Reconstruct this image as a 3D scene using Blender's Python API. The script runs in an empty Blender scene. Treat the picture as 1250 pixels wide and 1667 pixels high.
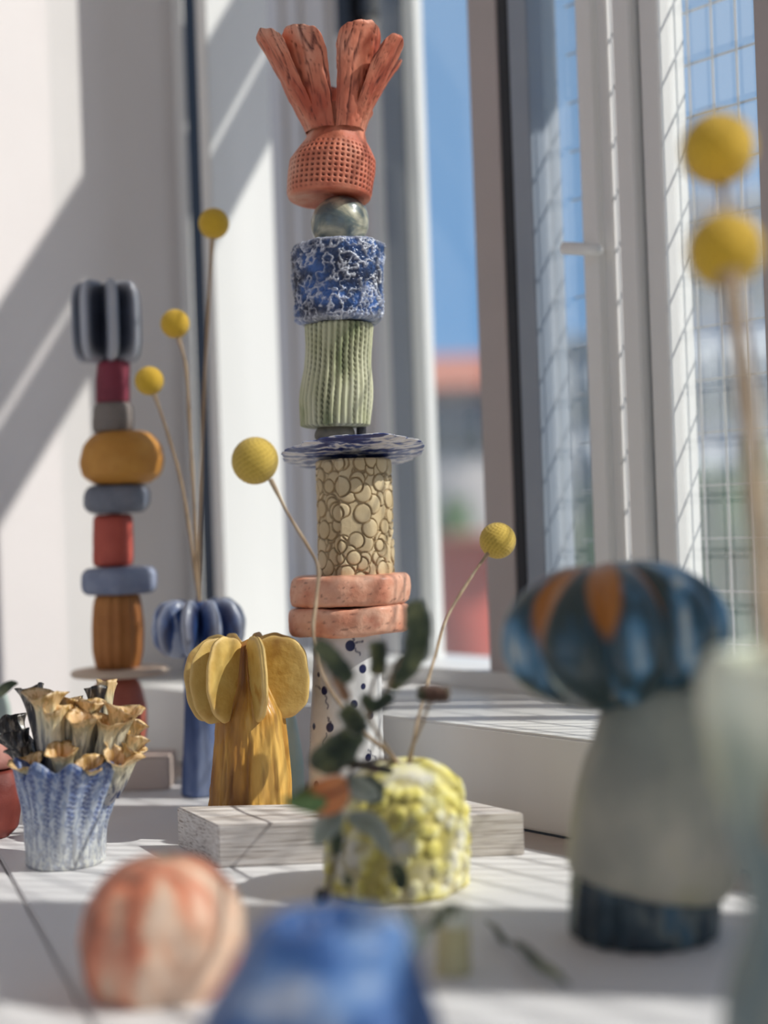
import bpy, math, random
import numpy as np
from mathutils import Matrix, Vector
R = math.radians
PI = math.pi
sc = bpy.context.scene
# ------------------------------------------------------------------ camera
F = 2400.0                     # focal length in pixels of the 1250x1667 frame
H = 0.176                      # lens height over the table top
CX, CY = 625.0, 833.5
ROLL = 0.035
PITCH = math.atan(17 / F)
cr, sr, cp, sp = math.cos(ROLL), math.sin(ROLL), math.cos(PITCH), math.sin(PITCH)
FOCUS = 0.835
cam_d = bpy.data.cameras.new('camera')
cam = bpy.data.objects.new('camera', cam_d)
sc.collection.objects.link(cam)
sc.camera = cam
cam_d.sensor_fit = 'VERTICAL'
cam_d.sensor_height = 36.0
cam_d.lens = F / 1667 * 36
cam_d.clip_start = 0.02
cam_d.clip_end = 400
cam_d.dof.use_dof = True
cam_d.dof.focus_distance = FOCUS
cam_d.dof.aperture_fstop = cam_d.lens / 18.0
U0 = Vector((0, -sp, cp)); F0 = Vector((0, cp, sp)); R0 = Vector((1, 0, 0))
right = cr * R0 - sr * U0
up = sr * R0 + cr * U0
m = Matrix((right, up, -F0)).transposed().to_4x4()
m.translation = Vector((0, 0, H))
cam.matrix_world = m
# ------------------------------------------------------------------ light
SUN_E, SUN_A = R(42), R(11)
to_sun = Vector((math.cos(SUN_E) * math.cos(SUN_A), -math.cos(SUN_E) * math.sin(SUN_A), math.sin(SUN_E)))
sd = bpy.data.lights.new('sun', 'SUN')
sd.energy = 4.4
sd.angle = R(0.53)
sd.color = (1.0, 0.965, 0.915)
so = bpy.data.objects.new('sun', sd)
sc.collection.objects.link(so)
so.location = (3, -1, 3)
so.rotation_euler = to_sun.to_track_quat('Z', 'Y').to_euler()
w = bpy.data.worlds.new('sky')
sc.world = w
w.use_nodes = True
nt = w.node_tree
nt.nodes.clear()
tc = nt.nodes.new('ShaderNodeTexCoord')
sx = nt.nodes.new('ShaderNodeSeparateXYZ')
mr = nt.nodes.new('ShaderNodeMapRange')
mr.inputs['From Min'].default_value = -0.3
mr.inputs['From Max'].default_value = 1.0
rp = nt.nodes.new('ShaderNodeValToRGB')
bg = nt.nodes.new('ShaderNodeBackground')
wo = nt.nodes.new('ShaderNodeOutputWorld')
nt.links.new(tc.outputs['Generated'], sx.inputs[0])
nt.links.new(sx.outputs['Z'], mr.inputs['Value'])
nt.links.new(mr.outputs[0], rp.inputs[0])
e = rp.color_ramp.elements
e[0].position = 0.0; e[0].color = (0.98, 0.92, 0.90, 1)
e[1].position = 1.0; e[1].color = (0.26, 0.36, 0.52, 1)
for p_, c_ in ((0.215, (0.98, 0.92, 0.90)), (0.235, (0.30, 0.46, 0.72)), (0.33, (0.16, 0.36, 0.68)), (0.6, (0.24, 0.38, 0.60))):
    q = e.new(p_); q.color = (*c_, 1)
nt.links.new(rp.outputs[0], bg.inputs[0])
bg.inputs[1].default_value = 1.0
nt.links.new(bg.outputs[0], wo.inputs[0])
vs = sc.view_settings
vs.view_transform = 'Standard'
vs.look = 'None'
vs.gamma = 1
vs.exposure = 0.0
vs.use_curve_mapping = False


# ------------------------------------------------------------------ pixel <-> place
def ray(px, py):
    x = px - CX; y = py - CY
    X = x * cr - y * sr; Y = x * sr + y * cr
    u = -Y
    return X / F, (cp * F - sp * u) / F, (sp * F + cp * u) / F


def at(px, py, D):
    r = ray(px, py); k = D / r[1]
    return Vector((r[0] * k, D, H + r[2] * k))


def gr(px, py, z=0.0):
    r = ray(px, py); k = (z - H) / r[2]
    return Vector((r[0] * k, r[1] * k, z))


UX, UY = -0.643, 0.766          # direction along the window wall
NX, NY = 0.766, 0.643           # direction out through the window


def W(s, c, z=0.0):
    return Vector((s * UX + c * NX, s * UY + c * NY, z))


def s_of(px, py, c):
    r = ray(px, py); k = c / (NX * r[0] + NY * r[1])
    return (r[0] * UX + r[1] * UY) * k


# ------------------------------------------------------------------ noise
def _h(ix, iy, iz, seed):
    n = (ix * 374761393 + iy * 668265263 + iz * 2147483647 + seed * 974711) & 0xffffffff
    n = ((n ^ (n >> 13)) * 1274126177) & 0xffffffff
    n = (n ^ (n >> 16)) & 0xffffffff
    return n.astype(np.float64) / 0xffffffff


def noise(x, y, z, seed=0):
    x, y, z = np.broadcast_arrays(x, y, z)
    xi = np.floor(x).astype(np.int64); yi = np.floor(y).astype(np.int64); zi = np.floor(z).astype(np.int64)
    fx, fy, fz = x - xi, y - yi, z - zi
    fx = fx * fx * (3 - 2 * fx); fy = fy * fy * (3 - 2 * fy); fz = fz * fz * (3 - 2 * fz)
    r = 0
    for a in (0, 1):
        for b in (0, 1):
            for c in (0, 1):
                wgt = (fx if a else 1 - fx) * (fy if b else 1 - fy) * (fz if c else 1 - fz)
                r = r + wgt * _h(xi + a, yi + b, zi + c, seed)
    return r * 2 - 1


def fbm(x, y, z, seed=0, o=4):
    r = 0; a = 1; t = 0
    for i in range(o):
        r = r + a * noise(x * 2 ** i, y * 2 ** i, z * 2 ** i, seed + i * 17)
        t += a; a *= 0.5
    return r / t


# ------------------------------------------------------------------ mesh makers
def link(name, me, mat, parent=None, loc=(0, 0, 0)):
    o = bpy.data.objects.new(name, me)
    sc.collection.objects.link(o)
    o.location = loc
    if mat is not None:
        me.materials.append(mat)
    if parent is not None:
        o.parent = parent
    return o


def mesh_np(name, V, Fq, attrs=None, smooth=True):
    """V (n,3) array, Fq list of faces or (m,4)/(m,3) int array"""
    me = bpy.data.meshes.new(name)
    if isinstance(Fq, np.ndarray):
        k = Fq.shape[1]; m_ = Fq.shape[0]
        me.vertices.add(len(V)); me.vertices.foreach_set('co', np.asarray(V, dtype=np.float32).ravel())
        me.loops.add(m_ * k); me.loops.foreach_set('vertex_index', Fq.astype(np.int32).ravel())
        me.polygons.add(m_); me.polygons.foreach_set('loop_start', np.arange(0, m_ * k, k, dtype=np.int32))
        me.update(calc_edges=True)
        me.validate()
    else:
        me.from_pydata([tuple(v) for v in V], [], Fq)
    if attrs:
        for k_, a in attrs.items():
            if len(me.vertices) == len(a):
                at_ = me.attributes.new(k_, 'FLOAT', 'POINT')
                at_.data.foreach_set('value', np.asarray(a, dtype=np.float32).ravel())
    if smooth:
        me.polygons.foreach_set('use_smooth', np.ones(len(me.polygons), dtype=bool))
    me.update()
    return me


def grid_faces(nv, nu, wrap=True):
    i = np.arange(nv - 1)[:, None]; j = np.arange(nu if wrap else nu - 1)[None, :]
    j2 = (j + 1) % nu
    a = i * nu + j; b = i * nu + j2; c = (i + 1) * nu + j2; d = (i + 1) * nu + j
    return np.stack([a + 0 * j, b + 0 * i, c + 0 * i, d + 0 * i], -1).reshape(-1, 4)


def resample(P, n, smooth=0):
    P = np.asarray(P, float)
    L = np.r_[0, np.cumsum(np.linalg.norm(np.diff(P[:, :2], axis=0), axis=1))]
    t = np.linspace(0, L[-1], n)
    Q = np.stack([np.interp(t, L, P[:, k]) for k in range(P.shape[1])], 1)
    for _ in range(smooth):
        Q[1:-1] = (Q[:-2] + 2 * Q[1:-1] + Q[2:]) / 4
    return Q


def lathe_px(name, D, prof, mat, parent, origin, nu=96, nv=80, fn=None, smooth=4, oval=1.0, tilt=None, dD=0.0):
    """prof: rows (py, radius_px, centre_px) going from the foot to the top"""
    k = D / F
    rows = []
    for py, r, c in prof:
        p = at(c, py, D)
        rows.append((p.z, r * k, p.x))
    Q = resample(rows, nv, smooth)
    z = Q[:, 0][:, None]; r = Q[:, 1][:, None]; cx = Q[:, 2][:, None]
    th = np.linspace(0, 2 * PI, nu, endpoint=False)[None, :]
    rel = np.ones((nv, nu)); dr = np.zeros((nv, nu)); dz = np.zeros((nv, nu))
    edge = np.clip(r / (0.35 * np.max(r)), 0, 1)
    if fn:
        out = fn(th + 0 * z, z + 0 * th, r + 0 * th)
        dr = out[0] * edge; rel = out[1]
        if len(out) > 2: dz = out[2]
    rr = r + dr
    X = cx + rr * np.cos(th) ; Y = D + dD + rr * np.sin(th) * oval; Z = z + dz + 0 * th
    V = np.stack([X, Y, Z], -1).reshape(-1, 3)
    if tilt:                        # (angle about x, angle about y, pivot py, pivot px)
        pv = at(tilt[3], tilt[2], D)
        M_ = np.array(Matrix.Rotation(tilt[0], 3, 'X') @ Matrix.Rotation(tilt[1], 3, 'Y'))
        V = (V - np.array(pv)) @ M_.T + np.array(pv)
    V = V - np.array(origin)
    vv = np.repeat(np.linspace(0, 1, nv), nu)
    me = mesh_np(name, V, grid_faces(nv, nu), {'relief': np.clip(rel, 0, 1).ravel(), 'v': vv})
    return link(name, me, mat, parent)


def catmull(P, n):
    P = np.asarray(P, float)
    if len(P) < 3:
        t = np.linspace(0, 1, n)[:, None]
        return P[0] * (1 - t) + P[-1] * t
    Q = np.vstack([2 * P[0] - P[1], P, 2 * P[-1] - P[-2]])
    out = []
    m_ = len(P) - 1
    for t in np.linspace(0, m_ - 1e-9, n):
        i = int(t); f = t - i
        p0, p1, p2, p3 = Q[i:i + 4]
        out.append(0.5 * (2 * p1 + (p2 - p0) * f + (2 * p0 - 5 * p1 + 4 * p2 - p3) * f * f + (3 * p1 - p0 - 3 * p2 + p3) * f ** 3))
    return np.array(out)


def sweep(name, path, radii, mat, parent, origin=(0, 0, 0), nseg=12, fn=None, flat=None, attr=None):
    P = np.asarray(path, float); n = len(P)
    T = np.gradient(P, axis=0); T /= np.linalg.norm(T, axis=1)[:, None] + 1e-12
    ref = np.array([0, 1.0, 0]) if abs(T[0][1]) < 0.9 else np.array([1.0, 0, 0])
    V = []
    prev = np.cross(ref, T[0]); prev /= np.linalg.norm(prev)
    th = np.linspace(0, 2 * PI, nseg, endpoint=False)
    for i in range(n):
        a = prev - T[i] * np.dot(prev, T[i]); a /= np.linalg.norm(a) + 1e-12; prev = a
        b = np.cross(T[i], a)
        r = radii[i] if np.ndim(radii) else radii
        rr = np.full(nseg, r, float); off = np.zeros(nseg)
        if fn: rr, off = fn(th, i / (n - 1), rr)
        fl = 1 if flat is None else flat
        V.append(P[i] + (rr * np.cos(th))[:, None] * a + (rr * np.sin(th) * fl)[:, None] * b + off[:, None] * T[i])
    V = np.vstack(V) - np.array(origin)
    fs = grid_faces(n, nseg)
    me = mesh_np(name, V, fs, {'v': np.repeat(np.linspace(0, 1, n) if attr is None else attr, nseg), 'relief': np.ones(n * nseg)})
    return link(name, me, mat, parent)


def pillow(name, outline, th, mat, parent, origin, frame, nr=10, power=6, bump=None):
    """closed plate from a 2D outline; frame = (origin vec, axis a, axis b, normal)"""
    O = np.asarray(outline, float); n = len(O); c = O.mean(0)
    o_, a_, b_, n_ = [np.array(q, float) for q in frame]
    rho = np.sin(np.linspace(0.0, PI / 2, nr))[::-1]     # 1..0
    V = []; rel = []
    for side in (1, -1):
        for q in rho:
            P2 = c + (O - c) * q
            t = th / 2 * (max(0, 1 - q ** power)) ** 0.5
            d = side * t
            if bump is not None: d = d + side * bump(P2) * (1 - q ** 4)
            V.append(o_ + P2[:, :1] * a_ + P2[:, 1:] * b_ + (np.zeros(n) + d)[:, None] * n_)
            rel.append(np.full(n, 1 - q ** 8))
    V = np.vstack(V) - np.array(origin)
    f1 = grid_faces(nr, n)
    f2 = grid_faces(nr, n)[:, ::-1] + nr * n
    # both first rings lie on the outline: bridge them
    j = np.arange(n); j2 = (j + 1) % n
    br = np.stack([j, nr * n + j, nr * n + j2, j2], 1)
    me = mesh_np(name, V, np.vstack([f1, f2, br]), {'relief': np.hstack(rel), 'v': np.tile(np.repeat(1 - rho, n), 2)})
    return link(name, me, mat, parent)


BOXF = [(0, 3, 2, 1), (4, 5, 6, 7), (0, 1, 5, 4), (1, 2, 6, 5), (2, 3, 7, 6), (3, 0, 4, 7)]


def prism(name, pts, z0, z1, mat, parent=None, origin=(0, 0, 0), bevel=0.0, top=None):
    """pts: plan polygon; extruded from z0 to z1"""
    import bmesh
    bm = bmesh.new()
    o = Vector(origin)
    lo = [bm.verts.new(Vector((p[0], p[1], z0)) - o) for p in pts]
    tp = top if top else pts
    hi = [bm.verts.new(Vector((p[0], p[1], z1)) - o) for p in tp]
    n = len(pts)
    bm.faces.new(lo[::-1]); bm.faces.new(hi)
    for i in range(n):
        bm.faces.new((lo[i], lo[(i + 1) % n], hi[(i + 1) % n], hi[i]))
    bmesh.ops.recalc_face_normals(bm, faces=bm.faces)
    if bevel:
        bmesh.ops.bevel(bm, geom=list(bm.edges), offset=bevel, segments=2, affect='EDGES')
    me = bpy.data.meshes.new(name); bm.to_mesh(me); bm.free()
    return link(name, me, mat, parent)


def wbox(name, s0, s1, c0, c1, z0, z1, mat, parent=None, bevel=0.0):
    return prism(name, [W(s0, c0), W(s1, c0), W(s1, c1), W(s0, c1)], z0, z1, mat, parent, bevel=bevel)


def boxes(name, L, mat, parent=None, origin=(0, 0, 0)):
    """one mesh of axis aligned boxes (x0,x1,y0,y1,z0,z1)"""
    V = []; Fc = []
    for (x0, x1, y0, y1, z0, z1) in L:
        b = len(V)
        V += [(x0, y0, z0), (x1, y0, z0), (x1, y1, z0), (x0, y1, z0), (x0, y0, z1), (x1, y0, z1), (x1, y1, z1), (x0, y1, z1)]
        Fc += [tuple(b + i for i in f) for f in BOXF]
    V = np.array(V, float) - np.array(origin)
    me = mesh_np(name, V, np.array(Fc), smooth=False)
    return link(name, me, mat, parent)


def tag(o, label, cat, group=None, kind=None):
    o['label'] = label; o['category'] = cat
    if group: o['group'] = group
    if kind: o['kind'] = kind
    return o


def thing(name, loc, label=None, cat=None, group=None):
    o = bpy.data.objects.new(name, None)
    o.empty_display_size = 0.02
    sc.collection.objects.link(o)
    o.location = loc
    if label: tag(o, label, cat, group)
    return o


# ------------------------------------------------------------------ materials
def C(r, g, b):
    f = lambda v: (v / 255 / 12.92) if v / 255 <= 0.04045 else ((v / 255 + 0.055) / 1.055) ** 2.4
    return (f(r), f(g), f(b), 1)


def ramp(nt, stops, fac):
    n = nt.nodes.new('ShaderNodeValToRGB')
    e = n.color_ramp.elements
    e[0].position = stops[0][0]; e[0].color = stops[0][1]
    e[1].position = stops[-1][0]; e[1].color = stops[-1][1]
    for p, c in stops[1:-1]:
        q = e.new(p); q.color = c
    nt.links.new(fac, n.inputs[0])
    return n.outputs[0]


def glaze(name, cols, scale=60, stretch=(1, 1, 1), pit=None, pit_amt=1.0, vr=None, vmix=0.5, rough=0.6, bump=0.3,
          bscale=400, coat=0.0, speck=None, detail=4, sub=0.0, dist=0.0, sheen=0.0):
    m_ = bpy.data.materials.new(name)
    m_.use_nodes = True
    nt = m_.node_tree
    pb = nt.nodes['Principled BSDF']
    tc = nt.nodes.new('ShaderNodeTexCoord')
    mp = nt.nodes.new('ShaderNodeMapping')
    mp.inputs['Scale'].default_value = stretch
    nt.links.new(tc.outputs['Object'], mp.inputs[0])
    nz = nt.nodes.new('ShaderNodeTexNoise')
    nz.inputs['Scale'].default_value = scale
    nz.inputs['Detail'].default_value = detail
    nz.inputs['Distortion'].default_value = dist
    nt.links.new(mp.outputs[0], nz.inputs['Vector'])
    n_ = len(cols)
    if len(cols[0]) == 4:
        cols = [(0.3 + 0.4 * i / max(1, n_ - 1), c) for i, c in enumerate(cols)]
    col = ramp(nt, cols, nz.outputs['Fac'])

    def mix(a, b, fac, mode='MIX'):
        mx = nt.nodes.new('ShaderNodeMix'); mx.data_type = 'RGBA'; mx.blend_type = mode
        if isinstance(fac, float): mx.inputs[0].default_value = fac
        else: nt.links.new(fac, mx.inputs[0])
        nt.links.new(a, mx.inputs[6])
        if isinstance(b, tuple): mx.inputs[7].default_value = b
        else: nt.links.new(b, mx.inputs[7])
        return mx.outputs[2]

    def math_(op, a, b):
        q = nt.nodes.new('ShaderNodeMath'); q.operation = op; q.use_clamp = True
        for i, v in enumerate((a, b)):
            if isinstance(v, float): q.inputs[i].default_value = v
            else: nt.links.new(v, q.inputs[i])
        return q.outputs[0]
    if vr:
        av = nt.nodes.new('ShaderNodeAttribute'); av.attribute_name = 'v'
        # wobble the height so bands are uneven
        nz3 = nt.nodes.new('ShaderNodeTexNoise'); nz3.inputs['Scale'].default_value = scale
        nt.links.new(mp.outputs[0], nz3.inputs['Vector'])
        q = nt.nodes.new('ShaderNodeMath'); q.operation = 'MULTIPLY_ADD'
        nt.links.new(nz3.outputs['Fac'], q.inputs[0]); q.inputs[1].default_value = 0.24
        nt.links.new(av.outputs['Fac'], q.inputs[2])
        q2 = nt.nodes.new('ShaderNodeMath'); q2.operation = 'SUBTRACT'; nt.links.new(q.outputs[0], q2.inputs[0]); q2.inputs[1].default_value = 0.12
        vc = ramp(nt, vr, q2.outputs[0])
        col = mix(col, vc, vmix)
    if speck:                       # (colour, scale, threshold)
        ns = nt.nodes.new('ShaderNodeTexNoise'); ns.inputs['Scale'].default_value = speck[1]; ns.inputs['Detail'].default_value = 2
        nt.links.new(mp.outputs[0] if len(speck) < 4 else tc.outputs['Object'], ns.inputs['Vector'])
        f = ramp(nt, [(speck[2], (0, 0, 0, 1)), (speck[2] + 0.06, (1, 1, 1, 1))], ns.outputs['Fac'])
        col = mix(col, speck[0], f)
    if pit:
        ar = nt.nodes.new('ShaderNodeAttribute'); ar.attribute_name = 'relief'
        inv = math_('SUBTRACT', 1.0, ar.outputs['Fac'])
        col = mix(col, pit, math_('MULTIPLY', inv, float(pit_amt)))
    nt.links.new(col, pb.inputs['Base Color'])
    pb.inputs['Roughness'].default_value = rough
    if coat: pb.inputs['Coat Weight'].default_value = coat; pb.inputs['Coat Roughness'].default_value = 0.25
    if sub:
        pb.inputs['Subsurface Weight'].default_value = sub
        pb.inputs['Subsurface Scale'].default_value = 0.003
    if sheen: pb.inputs['Sheen Weight'].default_value = sheen
    if bump:
        nb = nt.nodes.new('ShaderNodeTexNoise'); nb.inputs['Scale'].default_value = bscale; nb.inputs['Detail'].default_value = 5
        nt.links.new(mp.outputs[0], nb.inputs['Vector'])
        bp = nt.nodes.new('ShaderNodeBump'); bp.inputs['Strength'].default_value = bump; bp.inputs['Distance'].default_value = 0.001
        nt.links.new(nb.outputs['Fac'], bp.inputs['Height'])
        nt.links.new(bp.outputs[0], pb.inputs['Normal'])
    return m_


def plain(name, c, rough=0.6, c2=None, scale=8, bump=0.0, bscale=60, stretch=(1, 1, 1), metal=0.0):
    m_ = glaze(name, [c, c2 or c], scale=scale, rough=rough, bump=bump, bscale=bscale, stretch=stretch)
    m_.node_tree.nodes['Principled BSDF'].inputs['Metallic'].default_value = metal
    return m_


def glass(name, haze):
    m_ = bpy.data.materials.new(name); m_.use_nodes = True
    nt = m_.node_tree; nt.nodes.clear()
    out = nt.nodes.new('ShaderNodeOutputMaterial')
    tr = nt.nodes.new('ShaderNodeBsdfTransparent'); tr.inputs[0].default_value = (0.97, 0.985, 0.98, 1)
    gl = nt.nodes.new('ShaderNodeBsdfGlossy'); gl.inputs['Roughness'].default_value = 0.03
    m1 = nt.nodes.new('ShaderNodeMixShader'); m1.inputs[0].default_value = 0.04
    nt.links.new(tr.outputs[0], m1.inputs[1]); nt.links.new(gl.outputs[0], m1.inputs[2])
    df = nt.nodes.new('ShaderNodeBsdfTranslucent'); df.inputs[0].default_value = (0.9, 0.9, 0.88, 1)
    m2 = nt.nodes.new('ShaderNodeMixShader'); m2.inputs[0].default_value = haze
    nt.links.new(m1.outputs[0], m2.inputs[1]); nt.links.new(df.outputs[0], m2.inputs[2])
    nt.links.new(m2.outputs[0], out.inputs[0])
    return m_


WALL = plain('warm_white_plaster', C(232, 227, 224), 0.85, C(224, 219, 216), 5, 0.15, 80)
PAINT = plain('white_gloss_paint', C(232, 230, 226), 0.45, C(222, 220, 216), 14, 0.1, 60, (1, 1, 0.2))
PAINTG = plain('grey_white_paint', C(206, 200, 196), 0.5, C(198, 192, 188), 12, 0.1, 60, (1, 1, 0.2))
MAUVE = plain('taupe_painted_frame', C(184, 172, 168), 0.5, C(176, 166, 162), 12)
STEEL = plain('grey_aluminium', C(150, 158, 168), 0.4, C(140, 148, 160), 12, metal=0.2)
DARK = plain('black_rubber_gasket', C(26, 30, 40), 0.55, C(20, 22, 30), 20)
SASH = plain('slate_grey_sash', C(96, 104, 120), 0.5, C(86, 94, 110), 20)
TABLE = plain('white_painted_board', C(238, 236, 236), 0.5, C(230, 228, 229), 9, 0.25, 160, (0.3, 1, 1))
LEDGE = plain('worn_grey_wood', C(196, 184, 176), 0.7, C(180, 168, 160), 30, 0.4, 200, (0.2, 1, 1))
FLOOR = plain('pale_oak_floor', C(206, 196, 186), 0.6, C(194, 184, 174), 6, 0.2, 60, (0.1, 1, 1))

# ================================================================== SETTING
fl = wbox('floor', -3.3, 1.155, -3.7, 0.9, -0.80, -0.75, FLOOR); fl['kind'] = 'structure'
# planks of the table, running parallel to the window, clipped at the ledge
SILL = 0.592
TC = 0.560
table = thing('table', (-0.2, 0.35, -0.75), 'white painted board table along the window, carrying all the ceramics', 'table')
TO = (-0.2, 0.35, -0.75)
sa, sb = gr(6, 1408), gr(136, 1640)
sd2 = Vector((sb.x - sa.x, sb.y - sa.y)).normalized()           # seam direction
sn = Vector((-sd2.y, sd2.x))
if sn.x > 0: sn = -sn


def clip(poly, nx, ny, c):                                       # keep n.p <= c
    out = []
    for i in range(len(poly)):
        a, b = poly[i], poly[(i + 1) % len(poly)]
        da, db = nx * a[0] + ny * a[1] - c, nx * b[0] + ny * b[1] - c
        if da <= 0: out.append(a)
        if da * db < 0:
            t = da / (da - db); out.append((a[0] + (b[0] - a[0]) * t, a[1] + (b[1] - a[1]) * t))
    return out


LWc = 1.055            # left wall plane  U.p = LWc
for k in range(-4, 5):
    a0, a1 = k * 0.30 + 0.0006, (k + 1) * 0.30 - 0.0006
    q = [(sa.x + sn.x * a0 - sd2.x * 3, sa.y + sn.y * a0 - sd2.y * 3), (sa.x + sn.x * a0 + sd2.x * 3, sa.y + sn.y * a0 + sd2.y * 3),
         (sa.x + sn.x * a1 + sd2.x * 3, sa.y + sn.y * a1 + sd2.y * 3), (sa.x + sn.x * a1 - sd2.x * 3, sa.y + sn.y * a1 - sd2.y * 3)]
    q = clip(q, NX, NY, TC); q = clip(q, UX, UY, LWc - 0.001)
    q = clip(q, -NX, -NY, 0.45); q = clip(q, -UX, -UY, 0.55)
    if len(q) >= 3:
        prism('plank', q, -0.026, 0.0, TABLE, table, TO, bevel=0.0010)
for s_, c_ in ((-0.48, -0.38), (-0.48, 0.50), (0.84, -0.38), (0.84, 0.50)):
    p = W(s_, c_)
    prism('leg', [(p.x - .025, p.y - .025), (p.x + .025, p.y - .025), (p.x + .025, p.y + .025), (p.x - .025, p.y + .025)], -0.75, -0.026, TABLE, table, TO)
# inner ledge strip, sill board and low wall under the window
o = wbox('trim_2', -0.6, 1.03, TC + 0.001, SILL, -0.03, -0.001, LEDGE); o['kind'] = 'structure'
o = wbox('trim_1', -0.6, 1.055, SILL, 0.90, 0.0, 0.055, PAINT, bevel=0.0015); o['kind'] = 'structure'
o = wbox('wall_right', -3.2, 1.6, SILL + 0.01, 0.90, -0.75, -0.03, WALL); o['kind'] = 'structure'
# left wall, perpendicular to the window, with its end post
o = wbox('wall_left', LWc, LWc + 0.10, -3.6, 0.675, -0.75, 1.9, WALL); o['kind'] = 'structure'
px0 = at(297, 500, 1.235); px1 = at(312, 500, 1.235)
o = prism('trim_3', [(px0.x, px0.y - .004), (px1.x, px1.y - .004), (px1.x, px1.y + .012), (px0.x, px0.y + .012)], 0.0, 1.9, PAINT, bevel=0.001); o['kind'] = 'structure'
for n_, a_ in (('wall_back', (-3.3, -3.2, -1.2, 0.9, -0.75, 1.9)), ('wall_far_left', (-3.3, -0.9, -3.7, -3.6, -0.75, 1.9)), ('wall_far_left', (0.9, 1.155, -3.7, -3.6, -0.75, 1.9)), ('wall_back', (-3.3, -3.2, -3.6, -3.5, -0.75, 1.9)),
               ('ceiling', (-3.3, 1.155, -3.7, 0.9, 1.9, 2.0)), ('wall_right', (-3.2, -1.7, SILL + .01, 0.9, 0.0, 1.9)), ('wall_right', (-1.7, 1.6, SILL + .14, 0.9, 1.55, 1.9))):
    o = wbox(n_, *a_, WALL); o['kind'] = 'structure'
# narrow white shutter leaf catching the sun
A = at(350, 500, 1.1617); B = at(452, 500, 1.216)
dx, dy = (B.x - A.x), (B.y - A.y); L_ = math.hypot(dx, dy); nx_, ny_ = -dy / L_, dx / L_
o = prism('trim_4', [(A.x, A.y), (B.x, B.y), (B.x + nx_ * .012, B.y + ny_ * .012), (A.x + nx_ * .012, A.y + ny_ * .012)], 0.0, 1.6, PAINT, bevel=0.0012); o['kind'] = 'structure'

# ---- window
WC = 0.727
win = thing('window_1', W(0.7, WC, 0.055)); win['kind'] = 'structure'
WO = W(0.7, WC, 0.055)


def wb(name, s0, s1, c0, c1, z0, z1, mat, bevel=0.0008):
    return prism(name, [W(s0, c0), W(s1, c0), W(s1, c1), W(s0, c1)], z0, z1, mat, win, WO, bevel=bevel)


def bar(pa, pb_, mat, depth=0.02, c=WC, z0=0.055, z1=1.45, name='mullion'):
    s0, s1 = s_of(pb_, 500, c), s_of(pa, 500, c)
    return wb(name, s0, s1, c, c + depth, z0, z1, mat)


# dark slot behind the shutter, grey closed panels, frame posts
wb('mullion', s_of(376, 500, WC + .16), 1.75, WC + .16, WC + .19, 0.055, 1.9, DARK)  # added black box giving the open gap its shade, not a real mullion
bar(340, 632, PAINTG, 0.012, WC + 0.130, name='blind_panel')
for px in (470, 500, 545, 590):
    wb('batten', s_of(px + 7, 500, WC + .13), s_of(px, 500, WC + .13), WC + .126, WC + .131, 0.055, 1.45, PAINTG)
bar(632, 664, SASH, 0.028, WC + 0.100)
bar(664, 690, PAINT, 0.010, WC + 0.104)
bar(776, 824, MAUVE, 0.016)
bar(824, 842, DARK, 0.016, WC + 0.0)
bar(842, 873, STEEL, 0.030, WC - 0.002)
bar(952, 978, PAINT, 0.030)
bar(978, 1004, PAINT, 0.010, WC + 0.006)
bar(1012, 1040, PAINT, 0.016, WC - 0.006)
bar(1040, 1056, PAINTG, 0.010, WC + 0.004)
bar(1056, 1086, PAINT, 0.026)
wb('mullion', 0.500, s_of(1243, 500, WC), WC, WC + 0.014, 0.055, 1.45, MAUVE)
wb('mullion', -0.035, 0.120, WC, WC + 0.03, 0.055, 1.45, PAINT)
wb('mullion', -0.42, -0.30, WC, WC + 0.03, 0.055, 1.45, PAINT)
wb('rail', -1.7, 1.6, WC - 0.004, WC + 0.045, 0.055, 0.068, PAINT)
for z0_, z1_ in ((0.885, 0.940), (0.965, 1.030)):      # added rails out of view, casting the dark bands on the left wall
    wb('shadow_rail', 0.40, 0.80, WC + 0.25, WC + 0.265, z0_, z1_, PAINTG)
for s_ in (0.40, 0.78):  # added supports for the unseen shadow-casting rails
    wb('shadow_rail_post', s_, s_ + 0.02, WC + 0.235, WC + 0.25, 0.78, 1.2, PAINTG)
    wb('shadow_rail_arm', s_, s_ + 0.02, WC + 0.045, WC + 0.235, 1.16, 1.18, PAINTG)
wb('rail', -1.7, 1.6, WC, WC + 0.045, 1.45, 1.55, PAINT)
for px, a, b in ((566, 7, 45), (606, 14, 30)):                       # black hinge plates high on the grey panel
    z = at(px, b, 1.32).z
    wb('hinge', s_of(px + 14, 10, WC + .12), s_of(px - 10, 10, WC + .12), WC + .112, WC + .13, z, z + 0.09, DARK)
CLEAR = glass('clear_glass', 0.02); HAZY = glass('dusty_glass', 0.13)
for (pa, pb_, mt) in ((873, 952, HAZY), (1086, 1243, HAZY)):
    s0, s1 = s_of(pb_, 500, WC + .012), s_of(pa, 500, WC + .012)
    wb('pane', s0, s1, WC + .011, WC + .014, 0.068, 1.45, mt, bevel=0)
wb('pane', s_of(776, 500, WC + .012), s_of(690, 500, WC + .112), WC + .060, WC + .063, 0.068, 1.45, CLEAR, bevel=0)
for s0, s1 in ((0.120, 0.500), (-0.30, -0.035)):
    wb('pane', s0, s1, WC + .011, WC + .014, 0.068, 1.45, CLEAR, bevel=0)
# wire grid outside the glass of the right hand panes
V = []; Fc = []


def wire(s0, s1, z0, z1, c0, c1):
    b = len(V)
    for z in (z0, z1):
        for (s, c) in ((s0, c0), (s1, c0), (s1, c1), (s0, c1)):
            V.append(tuple(W(s, c, z) - WO))
    Fc.extend([tuple(b + i for i in f) for f in BOXF])


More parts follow.
